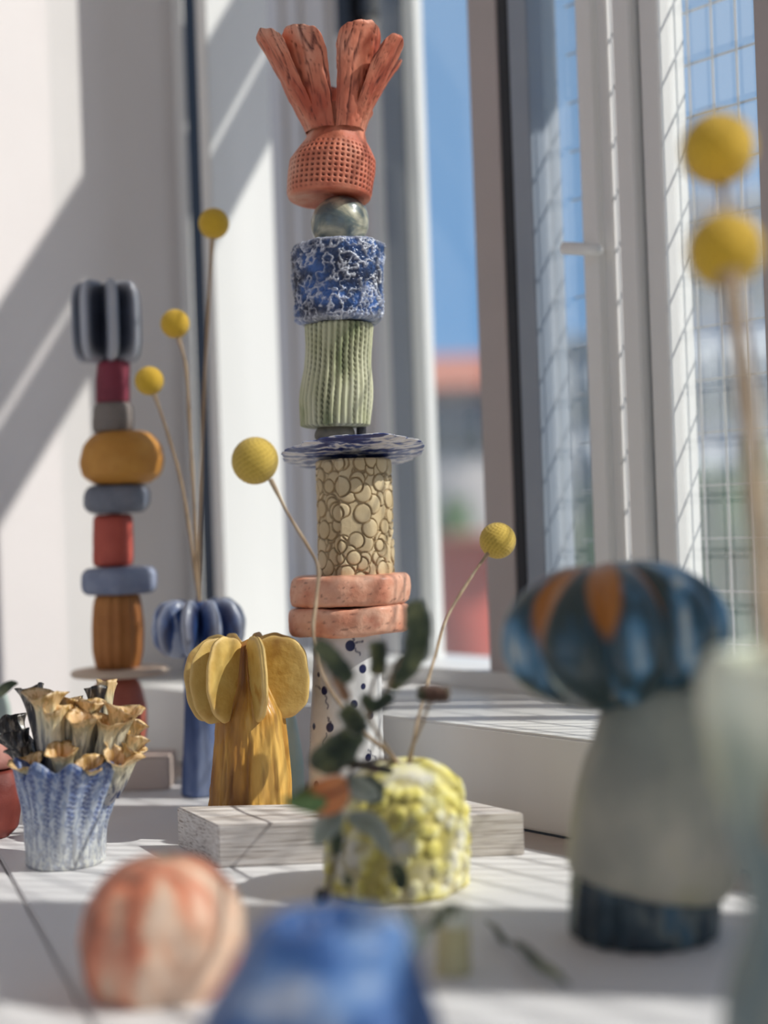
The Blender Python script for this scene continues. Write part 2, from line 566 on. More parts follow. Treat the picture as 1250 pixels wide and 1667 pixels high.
rg = random.Random(3)
s = -0.295
while s < 0.70:
    wire(s, s + 0.0008, 0.07, 1.44, WC + .040, WC + .0413); s += 0.0185
z = 0.09
while z < 1.43:
    wire(-0.295, 0.70, z, z + 0.0010, WC + .0415, WC + .043); z += 0.034
o = link('wire_grid', mesh_np('wire_grid', np.array(V), np.array(Fc), smooth=False), PAINTG, win); o['kind'] = 'stuff'
# window handle
hp = at(935, 405, 0.955)
k_ = sweep('handle', catmull([at(918, 404, 0.952), at(940, 405, 0.945), at(966, 407, 0.945), at(972, 408, 0.962)], 16), 0.0042, PAINT, win, WO, 12)

# ================================================================== OUTSIDE
GZ = -3.0
HAZEW = plain('pale_render', C(214, 216, 220), 0.8, C(206, 208, 214), 1)
GREYW = plain('grey_render', C(160, 160, 164), 0.8, C(148, 150, 156), 1)
BEIGE = plain('beige_render', C(196, 186, 180), 0.8, C(186, 176, 172), 1)
TILE = plain('orange_roof_tile', C(206, 132, 108), 0.8, C(190, 116, 92), 4, 0.3, 20)
REDW = plain('salmon_red_paint', C(222, 106, 90), 0.7, C(210, 96, 82), 2)
WINB = plain('bright_window_trim', C(240, 240, 242), 0.3)
WIND = plain('dark_window_glass', C(90, 104, 118), 0.2)
GRASS = plain('grass', C(112, 128, 84), 0.9, C(96, 112, 74), 2)
LEAF = plain('bush_leaves', C(84, 112, 70), 0.9, C(60, 86, 52), 3)
o = boxes('ground', [(-12, 40, 3.2, 60, GZ - .1, GZ)], GRASS); tag(o, 'green ground outside far below the window', 'ground'); o['kind'] = 'structure'
# house with an orange gable roof seen through the narrow blue gap
D = 14.0
hx0, hx1 = at(650, 700, D).x, at(880, 700, D).x
zt = at(735, 632, D).z; zr = at(735, 540, D).z
hb = thing('house', ((hx0 + hx1) / 2, D + 2, GZ), 'beige house with an orange tiled roof, seen through the narrow clear gap', 'house')
HO = ((hx0 + hx1) / 2, D + 2, GZ)
boxes('wall', [(hx0, hx1, D, D + 4, GZ, zt)], BEIGE, hb, HO)
V = [(hx0 - .15, D - .15, zt), (hx1 + .15, D - .15, zt), (hx1 + .15, D + 4.2, zt), (hx0 - .15, D + 4.2, zt), (hx0 - .1, D + 2, zr), (hx1 + .1, D + 2, zr)]
link('roof', mesh_np('roof', np.array(V, float) - np.array(HO), [(0, 3, 2, 1), (0, 1, 5, 4), (2, 3, 4, 5), (1, 2, 5), (3, 0, 4)], smooth=False), TILE, hb)
for px in (705, 765, 830):
    p = at(px, 690, D); boxes('window', [(p.x - .12, p.x + .12, D - .03, D + .02, p.z - .25, p.z + .2)], WIND, hb, HO)
# red shed below
D = 9.0
p0, p1 = at(716, 900, D), at(880, 900, D); zt = at(750, 884, D).z
rs = thing('shed', ((p0.x + p1.x) / 2, D + .8, GZ), 'salmon red shed low outside behind the window gap', 'shed')
RO = ((p0.x + p1.x) / 2, D + .8, GZ)
boxes('wall', [(p0.x, p1.x, D, D + 1.5, GZ, zt)], REDW, rs, RO)
boxes('roof', [(p0.x - .05, p1.x + .05, D - .08, D + 1.6, zt, zt + .05)], TILE, rs, RO)
# grey apartment block behind the right pane
D = 18.0


def block(name, pl, pr, pt, D, mat, label, rows, cols, dep=5):
    a, b = at(pl, 600, D), at(pr, 600, D); zt = at((pl + pr) / 2, pt, D).z
    O = ((a.x + b.x) / 2, D + dep / 2, GZ)
    t = thing(name, O, label, 'building')
    boxes('wall', [(a.x, b.x, D, D + dep, GZ, zt)], mat, t, O)
    boxes('roof_edge', [(a.x - .1, b.x + .1, D - .15, D + dep, zt, zt + .15)], HAZEW, t, O)
    w_ = (b.x - a.x) / cols
    proto = None
    for i in range(cols):
        for j in range(rows):
            cx = a.x + (i + .5) * w_; cz = zt - .8 - j * 1.35
            if cz < GZ + .6: continue
            if proto is None:
                proto = boxes('window', [(-w_ * .34, w_ * .34, -.06, .04, -.48, .48)], WINB, t)
                pane = boxes('pane', [(-w_ * .26, w_ * .26, -.08, -.05, -.38, .38)], WIND, proto)
                q = proto
            else:
                q = proto.copy(); sc.collection.objects.link(q); q.parent = t
                pc = pane.copy(); sc.collection.objects.link(pc); pc.parent = q
            q.location = (cx - O[0], D - O[1], cz - O[2])
    return t


block('apartment_block', 1108, 1420, 330, 18.0, HAZEW, 'pale block of flats with a grid of windows behind the right hand pane', 5, 6)
block('apartment_block', 870, 1100, 560, 26.0, GREYW, 'grey block of flats with lighter windows behind the middle pane', 4, 4)
# bushes
def bush(px, py, D, r, label):
    p = at(px, py, D)
    t = thing('bush', (p.x, p.y, GZ), label, 'bush', 'bushes outside the window')
    n = 40; th = np.linspace(0, 2 * PI, n, endpoint=False)[None]; ph = np.linspace(0.02, PI - 0.02, 28)[:, None]
    X = np.sin(ph) * np.cos(th); Y = np.sin(ph) * np.sin(th); Z = -np.cos(ph) + 0 * th
    d = 1 + .22 * fbm(X * 3 + px, Y * 3, Z * 3, 5)
    h = p.z - GZ
    V = np.stack([X * d * r, Y * d * r, (Z + 1) * d * h / 2 + .25], -1).reshape(-1, 3)
    link('foliage', mesh_np('foliage', V, grid_faces(28, n)), LEAF, t)
    sweep('trunk', np.array([(0, 0, 0), (0, 0, .5)]), 0.06, plain('bark', C(90, 74, 60), .9), t, (0, 0, 0), 8)


bush(735, 905, 11.5, 0.36, 'round green bush outside behind the narrow window gap')
bush(1190, 800, 12.5, .7, 'large green bush outside in front of the pale flats')
bush(960, 850, 18.5, 0.6, 'dark green bush outside in front of the grey flats')

# ================================================================== WOOD BLOCK
WOODW = glaze('whitewashed_wood', [C(178, 166, 158), C(224, 216, 210), C(236, 230, 226)], scale=30, stretch=(1.0, 6, 34), rough=0.75, bump=0.8, bscale=50, speck=(C(160, 146, 138), 24, 0.62))
zt = 0.022
fl_, fr_, br_, bl_ = gr(357, 1413), gr(855, 1392), gr(762, 1303, zt), gr(288, 1313, zt)
ftl, ftr = gr(357, 1343, zt), gr(857, 1331, zt)
c_ = (fl_ + fr_ + br_ + bl_) / 4
o = prism('wooden_board', [(fl_.x, fl_.y), (fr_.x, fr_.y), (br_.x, br_.y), (bl_.x, bl_.y)], 0.0, zt, WOODW, None, (c_.x, c_.y, 0), bevel=0.0007,
          top=[(fl_.x, fl_.y), (fr_.x, fr_.y), (br_.x, br_.y), (bl_.x, bl_.y)])
o.location = (c_.x, c_.y, 0)
tag(o, 'thick whitewashed wooden board lying on the table in front of the mustard mushroom', 'board')

# ================================================================== CENTRAL TOTEM
TD = 0.88
K = TD / F
base = at(563, 1300, TD)
T0 = (base.x, TD, 0)
tot = thing('ceramic_totem', T0, 'tall ceramic totem in sharp focus with an orange tulip crown, behind the board', 'sculpture', 'ceramic totems')


def px(v): return v * K


# materials
M_dot = glaze('dotted_white_glaze', [C(214, 212, 210), C(232, 231, 230)], 60, pit=C(22, 30, 78), pit_amt=1.0, rough=0.4, bump=0.15, coat=0.2)
M_ring = glaze('salmon_slab_clay', [(0.3, C(178, 96, 72)), (0.45, C(216, 146, 116)), (0.6, C(232, 178, 150)), (0.72, C(196, 116, 90))], 45, pit=C(96, 44, 34), rough=0.55, bump=0.3, coat=0.15)
M_cir = glaze('cream_stamped_clay', [C(196, 172, 130), C(222, 202, 164)], 50, pit=C(142, 112, 74), pit_amt=0.7, rough=0.65, bump=0.25)
M_disc = glaze('blue_wash_disc', [(0.40, C(34, 50, 112)), (0.45, C(96, 112, 164)), (0.49, C(214, 214, 222)), (0.56, C(222, 218, 216)), (0.62, C(80, 96, 150))], 75, stretch=(.6, 1.6, 3), rough=0.45, bump=0.5, bscale=250, coat=0.2)
M_bead = glaze('grey_brown_clay', [C(96, 92, 82), C(146, 138, 122)], 90, rough=0.6, bump=0.3)
M_rib = glaze('pale_green_clay', [(0.35, C(132, 142, 98)), (0.48, C(196, 196, 156)), (0.65, C(216, 214, 182))], 55, stretch=(1, 1, 0.4), pit=C(44, 52, 32), pit_amt=0.9, rough=0.6, bump=0.25)
M_drum = glaze('cobalt_crackle', [(0.35, C(10, 22, 54)), (0.5, C(24, 58, 106)), (0.64, C(56, 98, 164))], 70, pit=C(216, 218, 226), pit_amt=1.0, rough=0.4, bump=0.4, coat=0.3)
M_ball = glaze('marbled_grey_green', [(0.34, C(74, 92, 100)), (0.46, C(112, 122, 116)), (0.56, C(176, 172, 148)), (0.66, C(214, 208, 184))], 42, stretch=(1, 1, 1.5), dist=1.2, rough=0.3, bump=0.1, coat=0.5)
M_crown = glaze('orange_terracotta', [(0.34, C(178, 82, 56)), (0.5, C(210, 126, 96)), (0.66, C(226, 168, 142))], 40, stretch=(1, 1, 0.5), pit=C(84, 28, 20), pit_amt=0.9, rough=0.6, bump=0.35)
M_rod = plain('dark_steel_rod', C(50, 48, 52), 0.5)

# dotted foot
dots = [(571, 1047, 8), (557, 1095, 7), (592, 1085, 6.5), (593, 1113, 4.5), (529, 1118, 6.5), (518, 1093, 4), (540, 1176, 7), (514, 1177, 5), (600, 1227, 6), (536, 1236, 7), (604, 1160, 6), (578, 1140, 6), (575, 1205, 7), (560, 1270, 7), (520, 1270, 6)]
lines = [(529, 1118, 515, 1112), (531, 1126, 536, 1146), (536, 1161, 541, 1170), (535, 1186, 528, 1214), (577, 1043, 593, 1041), (576, 1050, 588, 1062), (577, 1030, 576, 1040), (508, 1180, 504, 1240), (600, 1215, 612, 1232)]


def dotfn(th, z, r):
    # work in unrolled coordinates (arc length from the front, height)
    pyz = lambda q: at(563, q, TD).z
    m_ = np.zeros_like(th)
    for (x, y, q) in dots:
        for off in (0, PI):
            cz = pyz(y); rad = r / K; c0 = at(563, y, TD).x; dxx = (at(x, y, TD).x - (at(565, y, TD).x)) / K
            t0 = -PI / 2 + np.arcsin(np.clip(dxx / 58, -.97, .97)) + off * 1.07
            da = (th - (t0 % (2 * PI)) + PI) % (2 * PI) - PI
            d = np.hypot(da * rad, (z - cz) / K * 0.9) - q
            m_ = np.maximum(m_, np.clip(0.5 - d * 0.8, 0, 1))
    for (x, y, x2, y2) in lines:
        n = 10
        for i in range(n + 1):
            xx = x + (x2 - x) * i / n + 1.5 * math.sin(i); yy = y + (y2 - y) * i / n
            dxx = (at(xx, yy, TD).x - (at(565, yy, TD).x)) / K
            t0 = -PI / 2 + np.arcsin(np.clip(dxx / 58, -.97, .97))
            da = (th - (t0 % (2 * PI)) + PI) % (2 * PI) - PI
            d = np.hypot(da * r / K, (z - pyz(yy)) / K * 0.6) - 1.2
            m_ = np.maximum(m_, np.clip(0.5 - d * 0.8, 0, 1) * .8)
    return px(1.2) * fbm(th * 1.5, z * 80, 0 * th, 9), 1 - m_


lathe_px('dotted_foot', TD, [(1333, 0, 564), (1333, 62, 564), (1250, 61, 564), (1180, 59, 564), (1100, 56, 565), (1030, 54, 566), (1024, 50, 567), (1022, 0, 567)], M_dot, tot, T0, 340, 330, dotfn, 3)


# pinched salmon ring in two layers
def ringfn(seed):
    def f(th, z, r):
        n = fbm(np.cos(th) * 2 + seed, np.sin(th) * 2, z * 60, seed)
        fac = 0.5 + 0.5 * np.cos(th * 7 + n * 4)
        d = px(4) * n + px(3) * (np.abs(np.cos(th * 3.5)) ** 3 - .4)
        rl = 1 - np.clip((noise(np.cos(th) * 14, np.sin(th) * 14, z * 800, seed + 3) - 0.55) * 2, 0, .6)
        return d, rl, px(4.0) * fbm(np.cos(th) * 1.6, np.sin(th) * 1.6, 0 * z, seed + 8)
    return f


lathe_px('ring_layer', TD, [(1030, 0, 567), (1030, 90, 567), (1026, 96, 567), (1004, 98, 567), (988, 97, 567), (984, 93, 567), (984, 0, 567)], M_ring, tot, T0, 200, 90, ringfn(3), 3, tilt=(0, R(-1.2), 1004, 640))
lathe_px('ring_layer', TD, [(985, 0, 568), (985, 90, 568), (981, 96, 568), (960, 98, 568), (942, 96, 568), (936, 90, 568), (935, 0, 568)], M_ring, tot, T0, 200, 90, ringfn(5), 3, tilt=(0, R(0.8), 985, 640))

# stamped circle cylinder with an overlapping seam
rnd = random.Random(11)
circ = []
for i in range(240):
    circ.append((rnd.uniform(0, 2 * PI * 60), rnd.uniform(0, 200), rnd.uniform(9, 16)))


def circfn(th, z, r):
    z0 = at(575, 945, TD).z
    X = (th % (2 * PI)) * 60; Y = (z - z0) / K
    hgt = np.zeros_like(th); rl = np.ones_like(th)
    for (cx, cy, R_) in circ:
        dx = (X - cx + PI * 60) % (2 * PI * 60) - PI * 60
        d = np.hypot(dx, Y - cy)
        ins = d < R_
        dome = 3.2 * np.sqrt(np.clip(1 - (d / R_) ** 2, 0, 1)) ** 0.5
        hgt = np.where(ins, dome, hgt)
        rl = np.where(ins, np.clip((R_ - d) / 2.0 + 0.25, 0, 1), rl)
        g = (d >= R_) & (d < R_ + 2.2)
        hgt = np.where(g, -1.8, hgt); rl = np.where(g, 0.35, rl)
    hgt = hgt + np.where((Y < 1) | (Y > 196), -1, 0)
    seam = ((th - R(252)) % (2 * PI)) < R(150)
    hgt = hgt + np.where(seam, 5.0, -1.0 - 11 * np.exp(-((R(252) - th) / R(42)) ** 2) * (th < R(252)))
    hh = R(54); mid = R(254) + hh; dl = ((th - mid + PI) % (2 * PI)) - PI
    hgt = hgt + np.where(np.abs(dl) < hh, 60 * (math.cos(hh) / np.cos(np.clip(dl, -hh, hh)) - 1) * .30, 0)      # flat folded face
    ds = np.abs(((th - R(252)) + PI) % (2 * PI) - PI)
    rl = np.where((ds < R(5)) & ~seam, 0.0, rl)  # dark line painted along the seam as shade of the step
    return px(1) * hgt, rl


lathe_px('stamped_cylinder', TD, [(939, 0, 577), (939, 56, 577), (937, 58.5, 577), (840, 58, 575), (752, 57.5, 572), (748, 55, 572), (748, 0, 572)], M_cir, tot, T0, 520, 420, circfn, 1)

# splash disc, seen from slightly below
nth = 180
th = np.linspace(0, 2 * PI, nth, endpoint=False)
rd = 118 + 9 * fbm(np.cos(th) * 1.6, np.sin(th) * 1.6, 0 * th, 4) + 5 * noise(np.cos(th) * 8, np.sin(th) * 8, 0 * th, 6) + 2.5 * noise(np.cos(th) * 22, np.sin(th) * 22, 0 * th, 16)
outl = np.stack([rd * np.cos(th) * K, rd * np.sin(th) * K], 1)
pc = at(575, 737, TD)
tl = R(-11); ty = R(1.5)
ax = np.array([math.cos(ty), 0, -math.sin(ty) * -1]); ay = np.array([0, math.cos(tl), math.sin(tl)]); an = np.cross(ax, ay)
pillow('splash_disc', outl, px(11), M_disc, tot, T0, (pc, ax, ay, an), 26, 3, bump=lambda P: px(3.2) * fbm(P[:, 0] * 300, P[:, 1] * 300, 0 * P[:, 0], 8))

lathe_px('bead', TD, [(726, 0, 546), (722, 24, 546), (712, 34, 545), (700, 32, 545), (690, 20, 545), (687, 0, 545)], M_bead, tot, T0, 64, 40, None, 4)


def ribfn(th, z, r):
    n = 34
    wob = 0.25 * np.sin(z * 180 + 2) + 0.4 * fbm(np.cos(th) * 2, np.sin(th) * 2, z * 60, 2)
    a = th * n + wob
    rib = 0.5 + 0.5 * np.cos(a)
    col = np.floor(a / (2 * PI) + 0.5)
    dot = 0.5 + 0.5 * np.cos((z / K) * 2 * PI / 9.0 + col * 2.1)
    str_ = np.clip(fbm(np.cos(th) * 3, np.sin(th) * 3, z * 40, 20) * 2 + .5, 0, 1)
    pitv = np.clip((1 - rib) * 1.3 - .25, 0, 1) * (0.35 + 0.65 * dot * str_)
    d = 1.8 * rib - 3.0 * pitv + 3.0 * np.sin(z * 130) * 0.6 + 2.5 * fbm(np.cos(th) * 1.2, np.sin(th) * 1.2, z * 30, 31)
    return px(1) * d, 1 - pitv


lathe_px('ribbed_cylinder', TD, [(696, 0, 548), (696, 50, 548), (693, 57, 548), (650, 57, 548), (600, 54, 550), (560, 54, 551), (532, 53, 551), (528, 50, 551), (528, 0, 551)], M_rib, tot, T0, 420, 300, ribfn, 2, tilt=(0, R(1.0), 610, 549))


def drumfn(th, z, r):
    x, y = np.cos(th) * 3.2, np.sin(th) * 3.2
    n = fbm(x, y, z * 115, 12, 5)
    ridge = 1 - np.abs(fbm(x * 1.7, y * 1.7, z * 200, 14, 4)) * 5.5
    ridge = np.clip(ridge, 0, 1) ** 1.3
    zt_, zb = at(548, 400, TD).z, at(552, 524, TD).z
    rim = np.exp(-((z - zt_) / px(4.0)) ** 2) + 1.0 * np.exp(-((z - zb) / px(6)) ** 2)
    fine = noise(x * 9, y * 9, z * 1100, 4)
    rl = 1 - np.clip(np.maximum(ridge * (0.55 + .4 * (n > -.1)), rim * (.45 + .4 * fine)) * 0.95, 0, 1)
    return px(1) * (5 * n + 3.5 * ridge + 1.2 * fine), rl, px(3) * noise(x * .8, y * .8, 0 * z, 7)


lathe_px('crackled_drum', TD, [(527, 0, 551), (529, 60, 551), (524, 69, 551), (500, 71, 551), (460, 72, 550), (410, 74, 549), (402, 73, 549), (398, 66, 549), (399, 0, 549)], M_drum, tot, T0, 360, 260, drumfn, 3)
lathe_px('round_bead', TD, [(404, 0, 553), (402, 22, 553), (392, 38, 553), (375, 46.5, 553), (358, 47.5, 553), (340, 42, 554), (328, 30, 554), (321, 14, 554), (320, 0, 554)], M_ball, tot, T0, 120, 80, lambda th, z, r: (px(1.2) * fbm(np.cos(th) * 2, np.sin(th) * 2, z * 60, 3), np.ones_like(th)), 6)


def knitfn(th, z, r):
    n = 46
    a = th * n; rib = 0.5 + 0.5 * np.cos(a)
    col = np.floor(a / (2 * PI) + 0.5)
    row = 0.5 + 0.5 * np.cos((z / K) * 2 * PI / 8.5 + col * .35)
    zb, zt_ = at(537, 322, TD).z, at(540, 250, TD).z
    win_ = np.clip((z - zb) / px(6), 0, 1) * np.clip((zt_ + px(14) - z) / px(16), 0, 1)
    pitv = np.clip((1 - rib) * 1.4 - .35, 0, 1) * np.clip(row * 1.5 - .4, 0, 1) * win_
    return px(1) * (-3.2 * pitv + 3.5 * fbm(np.cos(th) * 1.3, np.sin(th) * 1.3, z * 40, 41)), 1 - pitv


crown = lathe_px('crown_cup', TD, [(318, 0, 537), (326, 58, 537), (325, 67, 537), (316, 70, 537), (285, 71, 538), (262, 70, 539), (244, 60, 541), (230, 51, 542), (217, 47, 543), (206, 45, 544), (190, 52, 545), (180, 58, 545), (190, 40, 545), (205, 20, 545), (206, 0, 545)], M_crown, tot, T0, 420, 260, knitfn, 3, tilt=(R(-4), R(2.0), 325, 560))


def petal(tc, wid, top, rtop, shape, seed, th_=5.6, pinch=1.0, cxp=545):
    """one clay petal: tc centre angle, wid angular width in px of arc, top py, flare radius"""
    nv, nu = 110, 96
    v = np.linspace(0, 1, nv)[:, None]; ph = np.linspace(0, 2 * PI, nu, endpoint=False)[None]
    zb = 216
    py = zb + (top - zb) * v
    rr = 42 + (rtop - 42) * (v ** shape)
    tipw = np.clip(1 - ((v - .80) / .20).clip(0, 1) ** 3.0, 0, 1) ** .5
    lowf = 0.60 + .40 * np.clip(v / .75, 0, 1) ** 1.1
    wv = wid * lowf * (tipw * .97 + .03 * (v < .999))
    uu = np.cos(ph) * wv / 2
    uu = uu + (0.05 * wid) * fbm(v * 3, np.sign(np.cos(ph)) * 3, 0 * v * ph, seed)
    thk = th_ * (1 - .25 * v) * np.clip((1 - v) / .03, 0.15, 1)
    ang = R(tc) + uu / np.maximum(rr, 1) * pinch
    qn = uu / (wid * lowf)                       # streaks run along the petal and converge at the neck
    gro = noise(qn * 15 + .8 * fbm(qn * 3, v * 2, 0 * uu, seed + 4), v * 1.1, 0 * uu, seed + 2)
    gro2 = noise(qn * 8 + 1.0 * fbm(qn * 3, v * 1.5, 0 * uu, seed + 14), v * 0.9, 0 * uu, seed + 6)
    dep = np.clip(1 - np.abs(gro) / .13, 0, 1) * .7 + np.clip(1 - np.abs(gro2) / .09, 0, 1) * 1.1
    rad = rr + thk * np.sin(ph) - dep * 1.9 * (np.sin(ph) > 0) + 5 * fbm(uu / 30, v * 3, 0 * uu, seed + 9) 
    rl = 1 - np.clip(dep * .95, 0, 1)
    tipz = 6 * fbm(uu / 18, 0 * v, 0 * uu, seed + 5) * v ** 4
    cx = at(cxp, 216, TD).x
    cxr = (at(cxp, 100, TD).x - at(cxp, 216, TD).x) * 0
    X = cx + K * rad * np.cos(ang) ; Y = TD + K * rad * np.sin(ang); Z = np.array([[at(cxp, float(q), TD).z] for q in py[:, 0]]) + K * tipz
    V = np.stack([X + 0 * Z, Y + 0 * Z, Z + 0 * X], -1).reshape(-1, 3) - np.array(T0)
    me = mesh_np('petal', V, grid_faces(nv, nu), {'relief': (rl + 0 * X).ravel(), 'v': np.repeat(v[:, 0], nu)})
    return link('petal', me, M_crown, crown)


petal(232, 92, 64, 94, 1.0, 3)
petal(309, 88, 57, 92, 1.0, 5)
petal(205, 84, 62, 122, 1.05, 7)
petal(-25, 72, 80, 124, 1.15, 9)
petal(22, 46, 86, 118, 1.15, 13)
petal(85, 120, 117, 84, 1.0, 15)
petal(140, 80, 100, 100, 1.0, 17)
rp0, rp1 = at(583, 745, TD), at(588, 690, TD)
sweep('rod', np.array([at(585, 1000, TD), at(588, 690, TD)]), px(8), M_rod, tot, T0, 16)

# ================================================================== LEFT TOTEM
LD = 1.022
bq = gr(118, 1262); bq2 = gr(292, 1266)
BX0, BX1, BY0, BY1 = bq.x + .004, bq2.x, 1.0, 1.040
o = prism('wooden_block', [(BX0, BY0), (BX1, BY0), (BX1, BY1), (BX0 + .012, BY1)], 0, 0.022, plain('pale_pine', C(226, 208, 194), .7, C(212, 194, 182), 20, .2, 90, (.3, 1, 1)), None, ((BX0 + BX1) / 2, 1.02, 0), 0.001)
o.location = ((BX0 + BX1) / 2, 1.02, 0)
tag(o, 'small pale wooden block under the blurred far totem', 'block')
lb = at(192, 1208, LD)
L0 = (lb.x, LD, 0.022)
lt = thing('ceramic_totem', L0, 'blurred shorter totem by the left wall with a black winged top and mustard bulb', 'sculpture', 'ceramic totems')
g_ = lambda seed, a=2: (lambda th, z, r: (LD / F * a * fbm(np.cos(th) * 1.5, np.sin(th) * 1.5, z * 50, seed), np.ones_like(th)))
zb_ = lambda x, q: q
ML = lambda n, a, b, **k: glaze(n, [a, b], 45, rough=.6, bump=.3, **k)
pyb = 833.5 + 0
# foot: find the py where z = .022
pyf = 1208
while at(192, pyf, LD).z > 0.0222: pyf += 0.5
lathe_px('bulb', LD, [(pyf, 0, 192), (pyf, 40, 192), (1190, 46, 192), (1150, 46, 192), (1115, 38, 192), (1102, 26, 192), (1098, 0, 192)], ML('brick_red_clay', C(176, 92, 74), C(200, 116, 94)), lt, L0, 64, 50, g_(2), 3)
lathe_px('thin_plate', LD, [(1099, 0, 196), (1099, 78, 196), (1094, 82, 197), (1088, 80, 197), (1087, 0, 196)], ML('cream_clay', C(216, 190, 164), C(228, 206, 184)), lt, L0, 64, 30, g_(3), 1)
lathe_px('barrel', LD, [(1088, 0, 192), (1088, 34, 192), (1060, 40, 192), (1020, 41, 192), (985, 38, 191), (967, 34, 191), (966, 0, 191)], ML('ochre_clay', C(168, 104, 48), C(196, 130, 66)), lt, L0, 64, 50, lambda th, z, r: (LD / F * 2 * np.cos(th * 14), np.ones_like(th)), 3)
lathe_px('lobed_slab', LD, [(968, 0, 195), (967, 50, 195), (958, 58, 195), (932, 58, 195), (923, 50, 195), (922, 0, 195)], ML('grey_blue_clay', C(104, 114, 142), C(150, 158, 178)), lt, L0, 80, 40, lambda th, z, r: (LD / F * 5 * np.cos(th * 5 + 1), np.ones_like(th)), 3)
lathe_px('red_cylinder', LD, [(922, 0, 184), (922, 30, 184), (915, 33, 184), (845, 32, 184), (838, 29, 184), (836, 0, 184)], ML('red_clay', C(176, 72, 58), C(196, 92, 74)), lt, L0, 64, 40, g_(5), 2)
lathe_px('grey_slab', LD, [(836, 0, 190), (835, 44, 190), (826, 52, 190), (800, 52, 191), (790, 46, 191), (789, 0, 191)], ML('slate_clay', C(92, 98, 112), C(140, 142, 150)), lt, L0, 80, 40, g_(6, 6), 3)
lathe_px('mustard_bulb', LD, [(790, 0, 199), (788, 44, 199), (775, 63, 199), (750, 69, 199), (725, 64, 199), (707, 48, 199), (702, 30, 199), (701, 0, 199)], ML('mustard_clay', C(186, 124, 42), C(212, 154, 70)), lt, L0, 90, 60, g_(7, 4), 4)
lathe_px('grey_cylinder', LD, [(705, 0, 184), (704, 32, 184), (690, 34, 184), (665, 32, 184), (656, 28, 184), (655, 0, 184)], ML('stone_clay', C(112, 104, 98), C(140, 130, 122)), lt, L0, 64, 40, g_(8), 2)
lathe_px('maroon_cylinder', LD, [(658, 0, 184), (657, 27, 184), (620, 27, 184), (590, 26, 185), (585, 0, 185)], ML('maroon_clay', C(112, 34, 52), C(138, 48, 66)), lt, L0, 64, 40, g_(9), 2)
M_wing = glaze('black_white_edged_glaze', [C(34, 38, 50), C(60, 66, 82)], 60, rough=.35, bump=.2, coat=.4, pit=C(196, 200, 210), pit_amt=.8)
kL = LD / F
wing = lathe_px('wing_core', LD, [(592, 0, 176), (592, 18, 176), (530, 14, 176), (462, 12, 176), (460, 0, 176)], M_wing, lt, L0, 32, 20, None, 1)
cw = at(174, 525, LD)
for i, a in enumerate((238, 291, 342, 25, 75, 125, 190)):
    aa = R(a)
    O2 = []
    for t in np.linspace(0, 2 * PI, 44, endpoint=False):
        c_, s_ = math.cos(t), math.sin(t)
        q = (abs(c_) ** 4 + abs(s_) ** 4) ** (-1 / 4)
        O2.append(((30 + 27 * c_ * q) * kL, 66 * s_ * q * kL))
    pillow('fin', O2, 22 * kL, M_wing, wing, L0, (cw, (math.cos(aa), math.sin(aa), 0.0), (0, 0, 1), (-math.sin(aa), math.cos(aa), 0)), 8, 8)

# ================================================================== MUSTARD FIN MUSHROOM
MD = 0.853
kM = MD / F
mb = at(410, 1300, MD)
M0 = (mb.x, MD, 0)
ms = thing('finned_mushroom', M0, 'mustard yellow ceramic mushroom with thin round fins, behind the board', 'sculpture', 'finned ceramic mushrooms')
M_mst = glaze('ochre_drip_clay', [(0.34, C(150, 96, 34)), (0.5, C(204, 150, 62)), (0.64, C(232, 186, 98))], 45, stretch=(1, 1, 0.25), pit=C(120, 72, 24), pit_amt=.8, rough=.5, bump=.5, coat=.2)
M_fin = glaze('pale_mustard_clay', [(0.3, C(160, 112, 40)), (0.42, C(204, 166, 84)), (0.58, C(220, 190, 112)), (0.68, C(186, 134, 52))], 40, pit=C(236, 200, 130), pit_amt=.7, rough=.5, bump=.3, coat=.1)
pym = 1300
while at(408, pym, MD).z > 0.0: pym += 0.5


def stemfn(th, z, r):
    n = fbm(np.cos(th) * 5, np.sin(th) * 5, z * 30, 7)
    return kM * (5 * n + 2 * np.cos(th * 9 + n * 5)), 1 - np.clip(-n * 2, 0, 1)


lathe_px('stem', MD, [(pym, 0, 408), (pym, 66, 408), (pym - 6, 68, 408), (1260, 64, 408), (1200, 58, 408), (1160, 54, 407), (1110, 30, 405), (1050, 20, 404), (1040, 0, 404)], M_mst, ms, M0, 200, 160, stemfn, 3)
cf = at(403, 1102, MD)


def fin_outline(rx, rz, inner, k, sq=2.6, n=64, seed=0):
    o_ = []
    for t in np.linspace(0, 2 * PI, n, endpoint=False):
        c_, s_ = math.cos(t), math.sin(t)
        q = (abs(c_) ** sq + abs(s_) ** sq) ** (-1 / sq)
        wob = 1 + .02 * math.sin(5 * t + seed) + .012 * math.sin(11 * t + seed * 2)
        x = (inner + rx * c_ * q * wob)
        o_.append((x * k, rz * s_ * q * wob * k))
    return o_


for i, (a, thk, dz) in enumerate(((186, 7, -4), (212, 6, -2), (237, 8, 2), (291, 12, 2), (354, 9, -2), (32, 7, 0), (75, 7, 0), (120, 7, 0), (150, 7, 0))):
    aa = R(a)
    pillow('fin', fin_outline(50, 68, 52, kM, 2.4, 64, i), thk * kM, M_fin, ms, M0,
           (cf + Vector((0, 0, dz * kM)), (math.cos(aa), math.sin(aa), 0.0), (0, 0, 1), (-math.sin(aa), math.cos(aa), 0)), 14, 26,
           bump=lambda P: kM * 1.2 * fbm(P[:, 0] * 200, P[:, 1] * 200, 0 * P[:, 0], 3))

